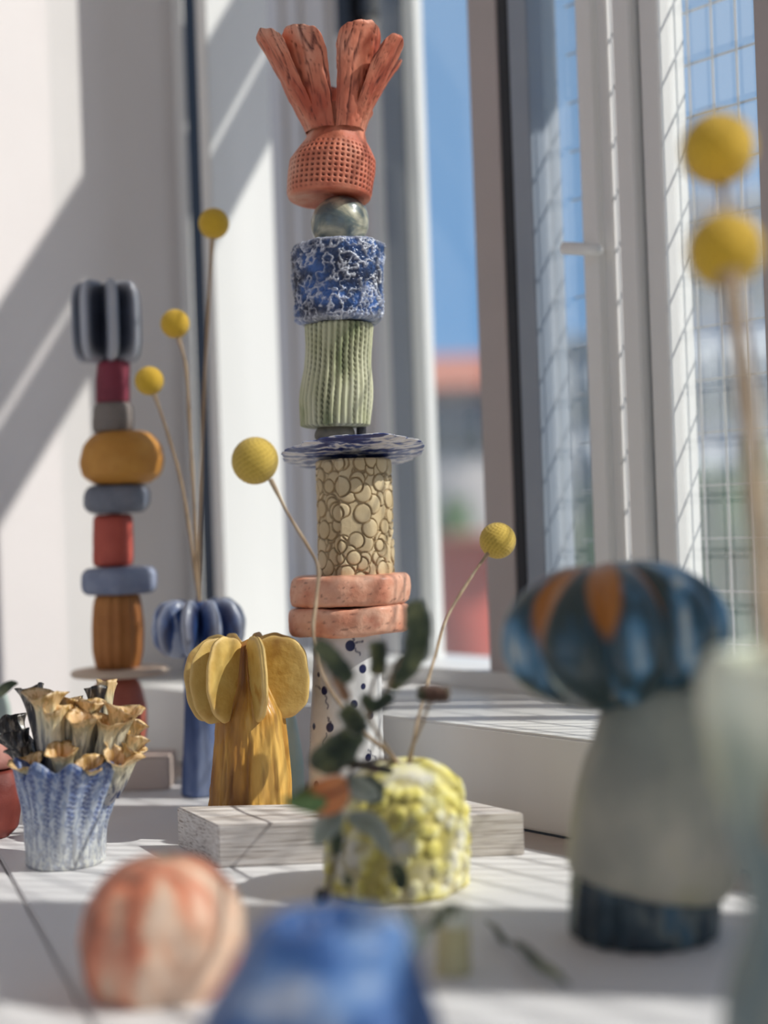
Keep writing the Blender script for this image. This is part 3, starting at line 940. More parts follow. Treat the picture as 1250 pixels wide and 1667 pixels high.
# pale turquoise cone hidden behind it
CD = 0.905
q = at(478, 1290, CD)
pyq = 1280
while at(478, pyq, CD).z > 0: pyq += .5
cb = lathe_px('ceramic_cone', CD, [(pyq, 0, 474), (pyq, 24, 474), (1240, 20, 474), (1190, 13, 473), (1160, 7, 473), (1158, 0, 473)], glaze('pale_turquoise_glaze', [C(196, 230, 234), C(220, 242, 242)], 50, rough=.4), None, (q.x, CD, 0), 48, 40, None, 2)
cb.location = (q.x, CD, 0)
tag(cb, 'pale turquoise ceramic cone half hidden behind the mustard mushroom', 'sculpture')

# ================================================================== NAVY MUSHROOM VASE
ND = 0.975
kN = ND / F
nb = at(326, 1275, ND)
N0 = (nb.x, ND, 0)
nm = thing('finned_mushroom', N0, 'dark blue and white lobed ceramic mushroom vase holding three yellow balls', 'vase', 'finned ceramic mushrooms')
M_nst = glaze('navy_streaked_clay', [(0.35, C(44, 66, 116)), (0.5, C(84, 104, 150)), (0.65, C(140, 152, 182))], 60, stretch=(1, 1, .2), rough=.5, bump=.4)
M_nlb = glaze('navy_white_stripe', [(0.4, C(26, 40, 84)), (0.52, C(60, 92, 150)), (0.58, C(196, 204, 220))], 42, stretch=(1.5, 1.5, .5), pit=C(206, 212, 226), pit_amt=.7, rough=.4, bump=.2, coat=.3)
pyn = 1270
while at(326, pyn, ND).z > 0: pyn += .5
lathe_px('stem', ND, [(pyn, 0, 326), (pyn, 30, 326), (1240, 29, 326), (1150, 27, 326), (1080, 26, 326), (1040, 18, 326), (985, 14, 326), (975, 10, 326), (985, 5, 326), (1010, 0, 326)], M_nst, nm, N0, 80, 90, lambda th, z, r: (kN * 3 * fbm(np.cos(th) * 3, np.sin(th) * 3, z * 20, 5), np.ones_like(th)), 3)
cn = at(324, 1022, ND)
for i in range(9):
    aa = R(20 + i * 40)
    pillow('lobe', fin_outline(34, 47, 44, kN, 2.1, 40, i), 30 * kN, M_nlb, nm, N0, (cn, (math.cos(aa), math.sin(aa), 0.0), (0, 0, 1), (-math.sin(aa), math.cos(aa), 0)), 10, 2.2)

# ================================================================== CORAL TUBE VASE
VD = 0.790
kV = VD / F
vb = at(108, 1415, VD)
V0 = (vb.x, VD, 0)
cv = thing('tube_vase', V0, 'blue and white speckled vase with a cluster of flared tubes rimmed in orange yellow', 'vase')
M_vb = glaze('blue_speckle_body', [(0.42, C(28, 52, 116)), (0.48, C(92, 124, 184)), (0.54, C(222, 224, 222))], 430, stretch=(1, 1, .45), vr=[(0.0, C(226, 222, 206)), (0.22, C(222, 220, 208)), (0.5, C(176, 188, 206)), (0.72, C(88, 114, 164)), (0.9, C(50, 62, 96)), (1.0, C(60, 60, 66))], vmix=0.64, pit=C(30, 58, 128), pit_amt=.85, rough=.4, bump=.4, coat=.25)
M_vt = glaze('black_streaked_cream_tube', [(0.38, C(30, 32, 42)), (0.45, C(130, 124, 114)), (0.52, C(236, 226, 200))], 420, stretch=(1, 1, .12), vr=[(0.0, C(40, 62, 124)), (0.22, C(84, 92, 122)), (0.45, C(214, 208, 184)), (0.64, C(244, 226, 172)), (0.72, C(250, 204, 120)), (1.0, C(232, 156, 70))], vmix=0.6, rough=.42, bump=.5, bscale=300, coat=.25)
M_vd = glaze('dark_streaked_tube', [(0.38, C(24, 24, 30)), (0.5, C(66, 60, 56)), (0.62, C(160, 150, 136))], 420, stretch=(1, 1, .2), rough=.42, bump=.5, bscale=300, coat=.25)
pyv = 1400
while at(108, pyv, VD).z > 0: pyv += .5


def vbfn(th, z, r):
    zz = z / kV
    n = fbm(np.cos(th) * 3, np.sin(th) * 3, z * 60, 4)
    a = th * 22 + n * 2; rib = .5 + .5 * np.cos(a); col = np.floor(a / (2 * PI) + .5)
    dot = .5 + .5 * np.cos(zz * 2 * PI / 8 + col * 2.3)
    gm = np.clip((zz - 30) / 60, 0, 1)
    p_ = np.clip((1 - rib) * 1.3 - .2, 0, 1) * (.3 + .7 * dot) * (.25 + .75 * gm)
    top_ = np.clip((zz - 120) / 40, 0, 1)
    return kV * (-3 * p_ + 3 * n + 4 * gm * np.cos(th * 9)), 1 - p_, kV * top_ * (9 * np.cos(th * 9) + 8 * noise(np.cos(th) * 3, np.sin(th) * 3, 0 * z, 2))


lathe_px('body', VD, [(pyv, 0, 107), (pyv, 62, 107), (pyv - 8, 66, 107), (1395, 64, 107), (1340, 66, 109), (1305, 72, 112), (1270, 84, 116), (1248, 92, 119), (1238, 88, 119), (1246, 70, 118), (1262, 40, 116), (1264, 0, 116)], M_vb, cv, V0, 260, 200, vbfn, 3)
tubes = [  # top x, top y, rim r, depth offset, base x, base y, r, dark
    (72, 1128, 30, -.006, 84, 1270, 14, 0), (48, 1118, 19, .010, 78, 1262, 12, 1), (110, 1136, 25, .010, 108, 1268, 12, 0),
    (112, 1153, 18, -.004, 104, 1268, 11, 0), (137, 1164, 25, -.012, 128, 1278, 12, 0), (180, 1168, 26, -.008, 163, 1280, 12, 0),
    (146, 1140, 20, .003, 138, 1270, 11, 0), (160, 1120, 18, .016, 150, 1262, 11, 1), (176, 1108, 15, .020, 160, 1262, 10, 0),
    (203, 1150, 30, .000, 176, 1276, 14, 0), (216, 1172, 26, .010, 184, 1276, 13, 0), (224, 1196, 18, .002, 184, 1282, 11, 0),
    (197, 1226, 28, -.014, 172, 1306, 15, 0), (218, 1216, 18, -.003, 186, 1296, 12, 0), (147, 1242, 20, -.022, 143, 1320, 11, 0),
    (102, 1219, 23, -.019, 108, 1310, 13, 0), (42, 1236, 25, -.012, 64, 1308, 14, 0), (22, 1196, 24, .012, 64, 1284, 14, 1),
    (14, 1176, 24, .020, 70, 1274, 12, 1), (88, 1150, 20, -.012, 92, 1276, 13, 0), (30, 1215, 20, .002, 66, 1296, 13, 1)]
for i, (tx, ty_, rr_, dd, bx, by, r0, dk) in enumerate(tubes):
    P0 = np.array(at(bx, by, VD + dd * .35)); P1 = np.array(at(tx, ty_, VD + dd))
    mid = (P0 * .45 + P1 * .55); mid[0] = P0[0] * .55 + P1[0] * .45
    out = catmull([P0, mid, P1], 26)
    tt = np.linspace(0, 1, 26)
    rr_ = rr_ * 1.12; r0 = r0 * 1.18
    ro = r0 + (rr_ - r0) * np.clip((tt - .66) / .34, 0, 1) ** 2.4
    inn = out[::-1][1:14]
    ri = np.interp(np.linspace(1, .5, 13), tt, ro) * .82 - .5
    ro = ro * (.55 + .45 * np.clip(tt / .3, 0, 1))
    path = np.vstack([out, inn]); rad = np.r_[ro, ri] * kV
    # sweep with a frame that does not flip on the way back: build by hand
    ax_ = P1 - P0; ax_ /= np.linalg.norm(ax_)
    e1 = np.cross(ax_, [0, 1, 0]); e1 /= np.linalg.norm(e1); e2 = np.cross(e1, ax_)
    th = np.linspace(0, 2 * PI, 36, endpoint=False)
    tv = np.r_[tt, np.linspace(1, .5, 13)]
    VV = []
    for j in range(len(path)):
        fl2 = np.clip((tv[j] - .6) / .4, 0, 1) ** 2
        wv = 1 + fl2 * (.16 * np.sin(th * 3 + i) + .10 * np.sin(th * 5 + 2 * i)) + .07 * np.sin(th * 7 + i) * (1 - fl2) + .05 * np.sin(th * 9 + j * .5)
        rj = rad[j] * wv
        off = fl2 * rad[j] * (.16 * np.sin(th * 2 + i * 1.7))
        VV.append(path[j] + (rj * np.cos(th))[:, None] * e1 + (rj * np.sin(th))[:, None] * e2 + off[:, None] * ax_)
    VV = np.vstack(VV) - np.array(V0)
    va = np.r_[tt * .80, np.linspace(.82, 1, 13)]
    nmv = len(path)
    link('tube', mesh_np('tube', VV, grid_faces(nmv, 36), {'v': np.repeat(va, 36), 'relief': np.ones(nmv * 36)}), M_vd if dk else M_vt, cv)

# ================================================================== RED BALL at the left edge
RD = 0.865
rb = at(-8, 1290, RD)
pyr = 1330
while at(-8, pyr, RD).z > 0: pyr += .5
RBO = (rb.x, RD, 0)
rbo = thing('lidded_pot', RBO, 'brick red round ceramic pot with a pinkish lid at the left edge', 'pot')
lathe_px('body', RD, [(pyr, 0, -10), (pyr, 24, -10), (pyr - 14, 39, -10), (1300, 48, -10), (1275, 45, -10), (1255, 36, -11), (1247, 0, -11)], ML('brick_red_glaze', C(120, 50, 42), C(144, 68, 56)), rbo, RBO, 80, 60, g_(11, 2), 3)
lathe_px('lid', RD, [(1252, 0, -11), (1250, 34, -11), (1240, 36, -11), (1215, 24, -11), (1196, 10, -11), (1190, 0, -11)], ML('dusty_pink_clay', C(170, 110, 98), C(190, 130, 116)), rbo, RBO, 60, 40, g_(12, 2), 3)

# ================================================================== PEACH BALL
PD = 0.570
kP = PD / F
pyp = 1600
while at(265, pyp, PD).z > 0: pyp += .5
pb0 = at(266, pyp, PD); PO = (pb0.x, PD, 0)
pw = thing('round_pot', PO, 'round peach and cream mottled ceramic ball resting near the front left', 'pot')
M_pe = glaze('peach_cream_mottle', [(0.36, C(120, 70, 58)), (0.43, C(212, 112, 78)), (0.5, C(232, 156, 124)), (0.56, C(224, 196, 168)), (0.64, C(232, 220, 198))], 26, stretch=(1.3, 1.3, .7), vr=[(0, C(220, 200, 176)), (0.12, C(220, 196, 170)), (0.3, C(222, 150, 118)), (0.75, C(224, 150, 118)), (1.0, C(206, 196, 172))], vmix=.35, dist=.8, rough=.5, bump=.3, bscale=200)


def pefn(th, z, r):
    n = fbm(np.cos(th) * 2, np.sin(th) * 2, z * 50, 8)
    return kP * (4 * n + 4 * np.cos(th * 8 + 1)), np.ones_like(th)


lathe_px('body', PD, [(pyp, 0, 264), (pyp, 74, 264), (pyp - 14, 96, 264), (1612, 112, 264), (1575, 130, 265), (1530, 137, 265), (1480, 130, 266), (1435, 104, 267), (1408, 74, 268), (1395, 44, 268), (1396, 20, 268), (1406, 0, 268)], M_pe, pw, PO, 140, 120, pefn, 4)
lathe_px('foot_ring', PD, [(pyp + 2, 0, 264), (pyp + 2, 84, 264), (pyp - 3, 88, 264), (pyp - 9, 84, 264), (pyp - 9, 0, 264)], plain('dark_foot_glaze', C(70, 60, 58), .5), pw, PO, 64, 16, None, 1)

# ================================================================== BLUE FRONT POT
BD = 0.440
kB = BD / F
pyb2 = 1700
while at(520, pyb2, BD).z > 0: pyb2 += .5
bb = at(520, pyb2, BD); BO = (bb.x, BD, 0)
M_bl = glaze('cloudy_cobalt_glaze', [(0.36, C(40, 72, 128)), (0.48, C(66, 110, 172)), (0.56, C(112, 148, 198)), (0.66, C(190, 202, 222))], 46, rough=.45, bump=.2, coat=.2)
bp_ = lathe_px('cone_pot', BD, [(pyb2, 0, 518), (pyb2, 196, 518), (pyb2 - 30, 204, 518), (1760, 208, 518), (1690, 200, 518), (1640, 180, 520), (1580, 150, 528), (1520, 124, 536), (1502, 114, 538), (1494, 98, 539), (1498, 70, 539), (1530, 60, 539), (1560, 0, 539)], M_bl, None, BO, 140, 120, lambda th, z, r: (kB * 7 * np.abs(np.cos(th * 4 + .4)), np.ones_like(th)), 4)
bp_.location = BO
tag(bp_, 'cobalt blue faceted ceramic pot, cut off by the bottom edge of the picture', 'pot')

# ================================================================== PALE GREEN FOOTED CUP, right edge
GD = 0.42
kG = GD / F
gb = at(1300, 1500, GD); GO = (gb.x, GD, 0)
pyg = 1700
while at(1300, pyg, GD).z > 0: pyg += .5
M_gc = glaze('pale_green_cream_glaze', [(0.36, C(184, 206, 194)), (0.48, C(214, 226, 206)), (0.6, C(240, 236, 200)), (0.68, C(222, 236, 224))], 34, stretch=(1.6, 1.6, .35), vr=[(0, C(70, 86, 96)), (0.44, C(72, 90, 98)), (0.52, C(150, 156, 130)), (0.6, C(246, 248, 222)), (1, C(240, 250, 234))], vmix=.7, rough=.35, bump=.15, coat=.3)
gc = thing('footed_cup', GO, 'pale green footed ceramic cup cut off by the right edge, holding two yellow balls', 'vase')
lathe_px('cup', GD, [(pyg, 0, 1300), (pyg, 125, 1300), (1740, 124, 1300), (1667, 118, 1300), (1600, 108, 1300), (1530, 84, 1300), (1480, 74, 1300), (1400, 100, 1298), (1300, 130, 1298), (1200, 148, 1298), (1130, 156, 1297), (1080, 150, 1295), (1052, 120, 1292), (1058, 108, 1292), (1100, 120, 1292), (1300, 110, 1295), (1420, 60, 1298), (1440, 0, 1298)], M_gc, gc, GO, 140, 140, lambda th, z, r: (kG * 7 * np.cos(th * 7), np.ones_like(th)), 4)

# ================================================================== TEAL MUSHROOM
ED = 0.618
kE = ED / F
pye = 1520
while at(1050, pye, ED).z > 0: pye += .5
eb = at(1050, pye, ED); EO = (eb.x, ED, 0)
em = thing('striped_mushroom', EO, 'large dark teal ceramic mushroom with orange brown stripes, right foreground', 'sculpture')
M_eb = glaze('dark_teal_speckle', [(0.38, C(22, 40, 52)), (0.5, C(40, 62, 74)), (0.6, C(110, 120, 118)), (0.68, C(60, 96, 116))], 90, stretch=(1, 1, .5), rough=.4, bump=.5, coat=.2)
M_ew = glaze('grey_green_wash', [(0.36, C(70, 88, 86)), (0.46, C(136, 140, 126)), (0.56, C(182, 176, 158)), (0.66, C(176, 170, 110))], 22, stretch=(1, 1, .8), vr=[(0, C(222, 214, 192)), (0.4, C(200, 194, 176)), (0.66, C(160, 164, 152)), (0.9, C(60, 84, 86)), (1, C(40, 60, 62))], vmix=.55, rough=.5, bump=.25)
M_eh = glaze('teal_orange_stripe', [(0.34, C(190, 194, 184)), (0.41, C(84, 136, 168)), (0.48, C(36, 72, 88)), (0.58, C(40, 58, 58))], 30, stretch=(2.2, 2.2, .35), rough=.35, bump=.2, coat=.35, pit=C(176, 108, 36), pit_amt=1.0)
lathe_px('base', ED, [(pye, 0, 1048), (pye, 112, 1048), (pye - 8, 118, 1048), (1500, 121, 1048), (1440, 119, 1048), (1400, 112, 1048), (1388, 90, 1048), (1386, 0, 1048)], M_eb, em, EO, 140, 100, lambda th, z, r: (kE * (3 * np.cos(th * 16) + 3 * fbm(np.cos(th) * 4, np.sin(th) * 4, z * 90, 5)), np.ones_like(th)), 3)
lathe_px('body', ED, [(1440, 0, 1060), (1446, 100, 1060), (1440, 126, 1060), (1410, 136, 1060), (1350, 138, 1058), (1290, 136, 1056), (1230, 126, 1054), (1180, 118, 1050), (1120, 110, 1045), (1080, 60, 1020), (1078, 0, 1020)], M_ew, em, EO, 140, 110, lambda th, z, r: (kE * 6 * fbm(np.cos(th) * 1.5, np.sin(th) * 1.5, z * 30, 6), np.ones_like(th)), 4, tilt=(0, R(11), 1400, 1060))
# lobed head; the relief attribute marks the ochre glaze poured over the crown
nth, nph = 220, 120
th = np.linspace(0, 2 * PI, nth, endpoint=False)[None]; ph = np.linspace(0.001, PI - 0.001, nph)[:, None]
lob = np.abs(np.cos(th * 4.5 + .35)) ** .8
sq = np.sin(ph) ** .8
rx = 188 * kE * sq * (.80 + .22 * lob * np.sin(ph))
hc = at(997, 1032, ED)
X = rx * np.cos(th); Y = rx * np.sin(th) * .9; Z = -np.cos(ph) * 118 * kE * (1 + .04 * lob) - 14 * kE * np.exp(-(sq / .3) ** 2) * (ph > PI / 2) + 0 * th
V = np.stack([X, Y, Z], -1).reshape(-1, 3)
Mx = np.array(Matrix.Rotation(R(-4), 3, 'Y'))
V = V @ Mx.T
och = np.clip((Z / kE - 52 - 62 * (np.sin(th * 4.5 * 2 + 1.5) ) + 40 * fbm(np.cos(th) * 3, np.sin(th) * 3, Z * 20, 3)) / 26, 0, 1) * (np.cos(th) < 0.42)
V = V + np.array(hc) - np.array(EO)
link('head', mesh_np('head', V, grid_faces(nph, nth), {'relief': (1 - och).ravel(), 'v': np.repeat(np.linspace(0, 1, nph), nth)}), M_eh, em)

# ================================================================== YELLOW BUMPY VASE
YD = 0.712
kY = YD / F
pyy = 1440
while at(645, pyy, YD).z > 0: pyy += .5
yb = at(646, pyy, YD); YO = (yb.x, YD, 0)
M_ye = glaze('lemon_cream_bobbles', [(0.34, C(200, 186, 104)), (0.44, C(232, 218, 112)), (0.52, C(240, 232, 170)), (0.62, C(232, 226, 204))], 60, pit=C(196, 180, 104), pit_amt=.6, rough=.55, bump=.25)
rnd = random.Random(5)
bob = [(rnd.uniform(0, 2 * PI), rnd.uniform(0.0, 1.0), rnd.uniform(9, 14)) for _ in range(900)]
sel = []
for b in bob:
    if all(math.hypot(((b[0] - c[0] + PI) % (2 * PI) - PI) * 112, (b[1] - c[1]) * 235) > 17 for c in sel): sel.append(b)


def yefn(th, z, r):
    zz = z / kY
    h = np.zeros_like(th); rl = np.zeros_like(th)
    for (a, v, q) in sel:
        d = np.hypot(((th - a + PI) % (2 * PI) - PI) * r / kY, zz - v * 235) / (q + 1)
        h = np.maximum(h, np.sqrt(np.clip(1 - d * d, 0, 1)))
    rl = np.clip(h * 1.5, 0, 1)
    fade = np.clip((r / kY - 70) / 25, 0, 1)
    return kY * 6.5 * (h - .5) * fade, rl


ye = thing('bud_vase', YO, 'lemon yellow bobbly ceramic bud vase with dried sprigs, in front of the board', 'vase')
lathe_px('body', YD, [(pyy, 0, 645), (pyy, 108, 645), (pyy - 7, 114, 645), (1440, 116, 645), (1380, 118, 646), (1320, 113, 650), (1275, 96, 654), (1252, 70, 658), (1241, 48, 660), (1237, 32, 661), (1240, 22, 661), (1262, 18, 661), (1300, 0, 661)], M_ye, ye, YO, 320, 240, yefn, 3)

# ================================================================== CRASPEDIA
M_ballc = glaze('yellow_craspedia', [(0.35, C(196, 148, 22)), (0.5, C(232, 188, 44)), (0.65, C(244, 210, 84))], 120, pit=C(150, 104, 12), pit_amt=.8, rough=.8, bump=.3, bscale=900, sheen=.2)
M_ballp = glaze('dusty_craspedia', [(0.35, C(190, 152, 50)), (0.5, C(220, 186, 76)), (0.65, C(232, 206, 112))], 120, pit=C(150, 112, 30), pit_amt=.8, rough=.85, bump=.3, bscale=900, sheen=.2)
M_stem = glaze('dry_flower_stem', [C(150, 122, 92), C(196, 174, 146)], 200, stretch=(1, 1, .1), rough=.7, bump=.3)
nf = 330
fi = np.arange(nf) + .5
fz = 1 - 2 * fi / nf; fr = np.sqrt(1 - fz ** 2); fa = PI * (1 + 5 ** .5) * fi
FP = np.stack([fr * np.cos(fa), fr * np.sin(fa), fz], 1)
n = 84
th = np.linspace(0, 2 * PI, n, endpoint=False)[None]; ph = np.linspace(0.002, PI - .002, 60)[:, None]
S = np.stack([np.sin(ph) * np.cos(th), np.sin(ph) * np.sin(th), -np.cos(ph) + 0 * th], -1).reshape(-1, 3)
dd = np.sqrt(np.clip(2 - 2 * (S @ FP.T).max(1), 0, 4))
dome = np.sqrt(np.clip(1 - (dd / .115) ** 2, 0, 1))
BALL = S * (0.955 + .055 * dome)[:, None]
ball_me = mesh_np('flower_head', BALL, grid_faces(60, n), {'relief': np.clip(.2 + dome, 0, 1), 'v': np.zeros(len(S))})
ball_me.materials.append(M_ballc)
ball_me2 = ball_me.copy(); ball_me2.materials.clear(); ball_me2.materials.append(M_ballp)


def craspedia(bx, by, D, rpx, stem, rs, label, me=ball_me, oval=1.0, rots=(0, 0, 0)):
    """stem: list of (px,py,D) from the head down to the vase"""
    P = [np.array(at(*s)) for s in stem]
    O = P[-1]
    t = thing('craspedia_stem', tuple(O), label, 'dried flower', 'yellow craspedia balls')
    c = at(bx, by, D)
    o = bpy.data.objects.new('flower_head', me); sc.collection.objects.link(o)
    o.parent = t; o.location = c - Vector(O); o.scale = (rpx * D / F, rpx * D / F, rpx * D / F * oval); o.rotation_euler = rots
    path = catmull([np.array(c) * .15 + P[0] * .85] + P[1:] if False else P, 60)
    rr = np.interp(np.linspace(0, 1, 60), [0, .06, 1], [rs * 1.6, rs, rs * 1.15])
    k1 = np.random.RandomState(int(bx)); rr = rr * (1 + .12 * np.sin(np.linspace(0, 40, 60)))
    sweep('stem', path, rr, M_stem, t, tuple(O), 10)
    return t


YDt = YD
craspedia(415, 750, 0.765, 38, [(440, 780, .765), (470, 838, .765), (503, 893, .762), (518, 925, .76), (515, 975, .755), (510, 1035, .745), (530, 1110, .735), (585, 1185, .722), (640, 1232, .714), (660, 1262, .712)], .00085,
          'pale yellow craspedia ball on a bent stem, left of the central blue disc', ball_me2, 1.02, (0, .4, 0))
craspedia(810, 880, 0.80, 29.5, [(798, 896, .797), (770, 935, .79), (728, 1005, .775), (706, 1075, .755), (690, 1135, .735), (676, 1190, .718), (668, 1238, .714), (664, 1265, .712)], .0008,
          'small mustard craspedia ball seen with its stem in front, right of the central totem', ball_me2)
for (bx, by, st, lab) in ((348, 364, [(346, 382, .985), (338, 520, .985), (330, 700, .982), (326, 860, .98), (325, 980, .976), (325, 1004, .975)], 'highest of the three far yellow craspedia balls, before the dark slot'),
                          (285, 527, [(290, 548, .975), (303, 600, .975), (309, 700, .975), (316, 820, .975), (324, 985, .975), (325, 1004, .975)], 'middle of the three far yellow craspedia balls, above right of the maroon cylinder'),
                          (243, 620, [(250, 638, .968), (274, 710, .97), (296, 790, .972), (312, 890, .974), (325, 990, .975), (326, 1004, .975)], 'lowest of the three far yellow craspedia balls, beside the maroon cylinder')):
    craspedia(bx, by, st[0][2], 23.5 if bx < 340 else 25, st, .0011, lab)
craspedia(1168, 243, 0.52, 60, [(1174, 296, .518), (1181, 335, .530), (1192, 420, .540), (1207, 560, .535), (1224, 760, .50), (1254, 1000, .455), (1288, 1120, .436), (1304, 1300, .434), (1306, 1400, .434)], .0013,
          'upper of the two big yellow craspedia balls at the right edge')
craspedia(1180, 408, 0.50, 62, [(1188, 455, .478), (1192, 480, .474), (1206, 580, .465), (1222, 720, .452), (1238, 880, .432), (1254, 1060, .410), (1268, 1230, .402), (1276, 1380, .402)], .0030,
          'lower of the two big yellow craspedia balls at the right edge, on thick stem')

# ================================================================== DRIED SPRIG with fuzzy pods and leaves in the yellow vase
M_pod = glaze('fuzzy_olive_pod', [(0.36, C(44, 54, 36)), (0.5, C(78, 86, 56)), (0.62, C(120, 122, 76)), (0.7, C(120, 80, 58))], 70, rough=.9, bump=.6, bscale=600, sheen=.5)
M_podd = glaze('dark_sage_leaf', [(0.36, C(44, 56, 42)), (0.5, C(74, 86, 60)), (0.64, C(120, 126, 88))], 70, rough=.8, bump=.4, sheen=.3)
M_podb = glaze('brown_to_green_pod', [(0.4, C(92, 64, 52)), (0.5, C(70, 70, 46)), (0.6, C(50, 58, 40))], 45, rough=.9, bump=.5, sheen=.4)
M_tan = glaze('tan_twig', [C(150, 110, 80), C(190, 146, 108)], 120, rough=.7)
SO = at(650, 1262, YD)
sprig = thing('dried_sprig', SO, 'dried sprig with dark green fuzzy pods, sprawling out of the yellow vase', 'dried plant')


def pod(pts, rads, mat, parent=None, org=None, name='pod', fl=1.0):
    """pts: (px,py,D); rads px"""
    parent = parent or sprig; org = org if org is not None else SO
    P = np.array([np.array(at(*p)) for p in pts]); Q = catmull(P, 36)
    k = pts[0][2] / F
    rr = np.interp(np.linspace(0, 1, 36), np.linspace(0, 1, len(rads)), rads) * k
    e_ = np.linspace(0, 1, 36); cap = np.sqrt(np.clip(1 - (1 - np.clip(e_ / .12, 0, 1)) ** 2, 0.0004, 1)) * np.sqrt(np.clip(1 - (1 - np.clip((1 - e_) / .12, 0, 1)) ** 2, 0.0004, 1))
    sd_ = int(pts[0][0])

    def fn(th, t, r): return r * (1 + .14 * noise(np.cos(th) * 3 + sd_, np.sin(th) * 3, t * 14 + 0 * th, sd_) + .1 * noise(np.cos(th) * 8, np.sin(th) * 8, t * 34 + 0 * th, sd_)), 0 * th
    return sweep(name, Q, rr * cap, mat, parent, org, 28, fn, fl)


def twig(pts, r, mat=M_stem, parent=None, org=None, name='twig'):
    parent = parent or sprig; org = org if org is not None else SO
    return sweep(name, catmull([np.array(at(*p)) for p in pts], 30), r, mat, parent, org, 8)


twig([(650, 1262, .712), (640, 1235, .705), (615, 1195, .68), (600, 1165, .66), (588, 1140, .65)], .0009)
twig([(600, 1170, .66), (622, 1135, .655), (640, 1100, .65), (655, 1070, .65)], .0009)
twig([(662, 1262, .712), (668, 1225, .705), (688, 1175, .69), (700, 1140, .68)], .0008)
twig([(604, 1165, .66), (606, 1130, .66), (610, 1100, .66)], .0007)
pod([(642, 1112, .65), (668, 1080, .65), (680, 1040, .65), (678, 1000, .65), (668, 978, .65)], [14, 17, 22, 20, 15], M_podd)
pod([(636, 1125, .655), (655, 1090, .655), (662, 1068, .655)], [10, 17, 12], M_pod)
pod([(614, 1100, .66), (616, 1075, .66), (614, 1042, .66)], [12, 14, 15], M_pod)
pod([(512, 1044, .64), (534, 1066, .64), (556, 1092, .64), (572, 1110, .64)], [12, 16, 17, 11], M_podd)
pod([(538, 1082, .645), (552, 1112, .645), (566, 1142, .645)], [6, 9, 8], M_tan)
pod([(678, 1128, .68), (700, 1129, .68), (734, 1130, .68)], [12, 14, 13], M_podb)
pod([(556, 1150, .64), (575, 1170, .64), (590, 1195, .64)], [14, 19, 15], M_pod)
pod([(590, 1130, .65), (610, 1150, .65), (640, 1130, .65)], [8, 12, 9], M_podd)
pod([(590, 1190, .65), (560, 1215, .645), (530, 1240, .64), (520, 1256, .64)], [14, 26, 28, 16], M_podd)
pod([(560, 1240, .65), (600, 1248, .66), (640, 1256, .67)], [8, 8, 6], M_podb)
pod([(588, 1270, .645), (606, 1290, .64), (612, 1310, .64)], [14, 22, 10], M_podd)
# leaves hanging over the left side of the vase


def leaf(pts, wpx, mat, parent, org, name='leaf', curl=.3, twist=0.0):
    P = catmull([np.array(at(*p)) for p in pts], 24); k = pts[0][2] / F
    T = np.gradient(P, axis=0); T /= np.linalg.norm(T, axis=1)[:, None]
    n_ = np.cross(T, [0, 1, 0]); n_ /= np.linalg.norm(n_, axis=1)[:, None]
    b_ = np.cross(T, n_)
    t = np.linspace(0, 1, 24); wv = wpx * k * np.sin(PI * t ** .8) ** .75
    u = np.linspace(-1, 1, 9)
    V = []
    for side in (.00035, -.00035):
        for i in range(24):
            V.append(P[i] + (u * wv[i])[:, None] * (n_[i] * math.cos(twist) + b_[i] * math.sin(twist)) + ((np.abs(u) ** 1.5) * wv[i] * curl)[:, None] * b_[i] + side * b_[i])
    V = np.vstack(V) - np.array(org)
    f = grid_faces(24, 9, False)
    me = mesh_np(name, V, np.vstack([f, f[:, ::-1] + 24 * 9]), {'v': np.tile(np.repeat(t, 9), 2), 'relief': np.tile(1 - np.exp(-(np.tile(u, 24) / .12) ** 2), 2)})
    return link(name, me, mat, parent)


M_leafo = glaze('orange_green_leaf', [C(206, 120, 70), C(226, 150, 92)], 60, vr=[(0, C(120, 60, 36)), (.12, C(248, 158, 96)), (.6, C(246, 150, 90)), (.72, C(104, 130, 66)), (1, C(90, 126, 60))], vmix=.85, pit=C(150, 70, 40), rough=.6, bump=.2)
M_leafg = glaze('soft_green_leaf', [C(96, 130, 72), C(128, 156, 96)], 60, pit=C(80, 108, 60), rough=.6, bump=.2)
M_leafs = glaze('silver_sage_leaf', [C(150, 160, 142), C(190, 194, 180)], 60, pit=C(120, 130, 112), rough=.7, bump=.2)
twig([(650, 1262, .712), (632, 1238, .70), (600, 1240, .66), (572, 1256, .63), (556, 1300, .622), (548, 1370, .62), (540, 1420, .625), (532, 1466, .63)], .0011, plain('brown_twig', C(96, 78, 66), .8))
leaf([(566, 1278, .622), (540, 1292, .612), (505, 1300, .604), (470, 1304, .60)], 30, M_leafo, sprig, SO)
leaf([(532, 1306, .604), (500, 1308, .600), (455, 1302, .598)], 14, M_leafg, sprig, SO)
leaf([(556, 1320, .62), (530, 1345, .61), (512, 1380, .605)], 22, M_leafs, sprig, SO)
leaf([(560, 1270, .635), (590, 1285, .63), (620, 1300, .63)], 20, M_leafs, sprig, SO)
leaf([(566, 1330, .64), (610, 1345, .63), (640, 1400, .63)], 18, M_leafs, sprig, SO)
pod([(552, 1350, .618), (548, 1372, .616), (548, 1394, .616)], [8, 12, 8], M_podd)
pod([(562, 1424, .62), (566, 1432, .62), (568, 1444, .62)], [5, 8, 5], M_podd)
pod([(640, 1405, .64), (650, 1425, .64), (655, 1448, .64)], [8, 13, 9], M_podd)
pod([(524, 1446, .635), (522, 1460, .635), (522, 1472, .635)], [7, 10, 6], M_podb)

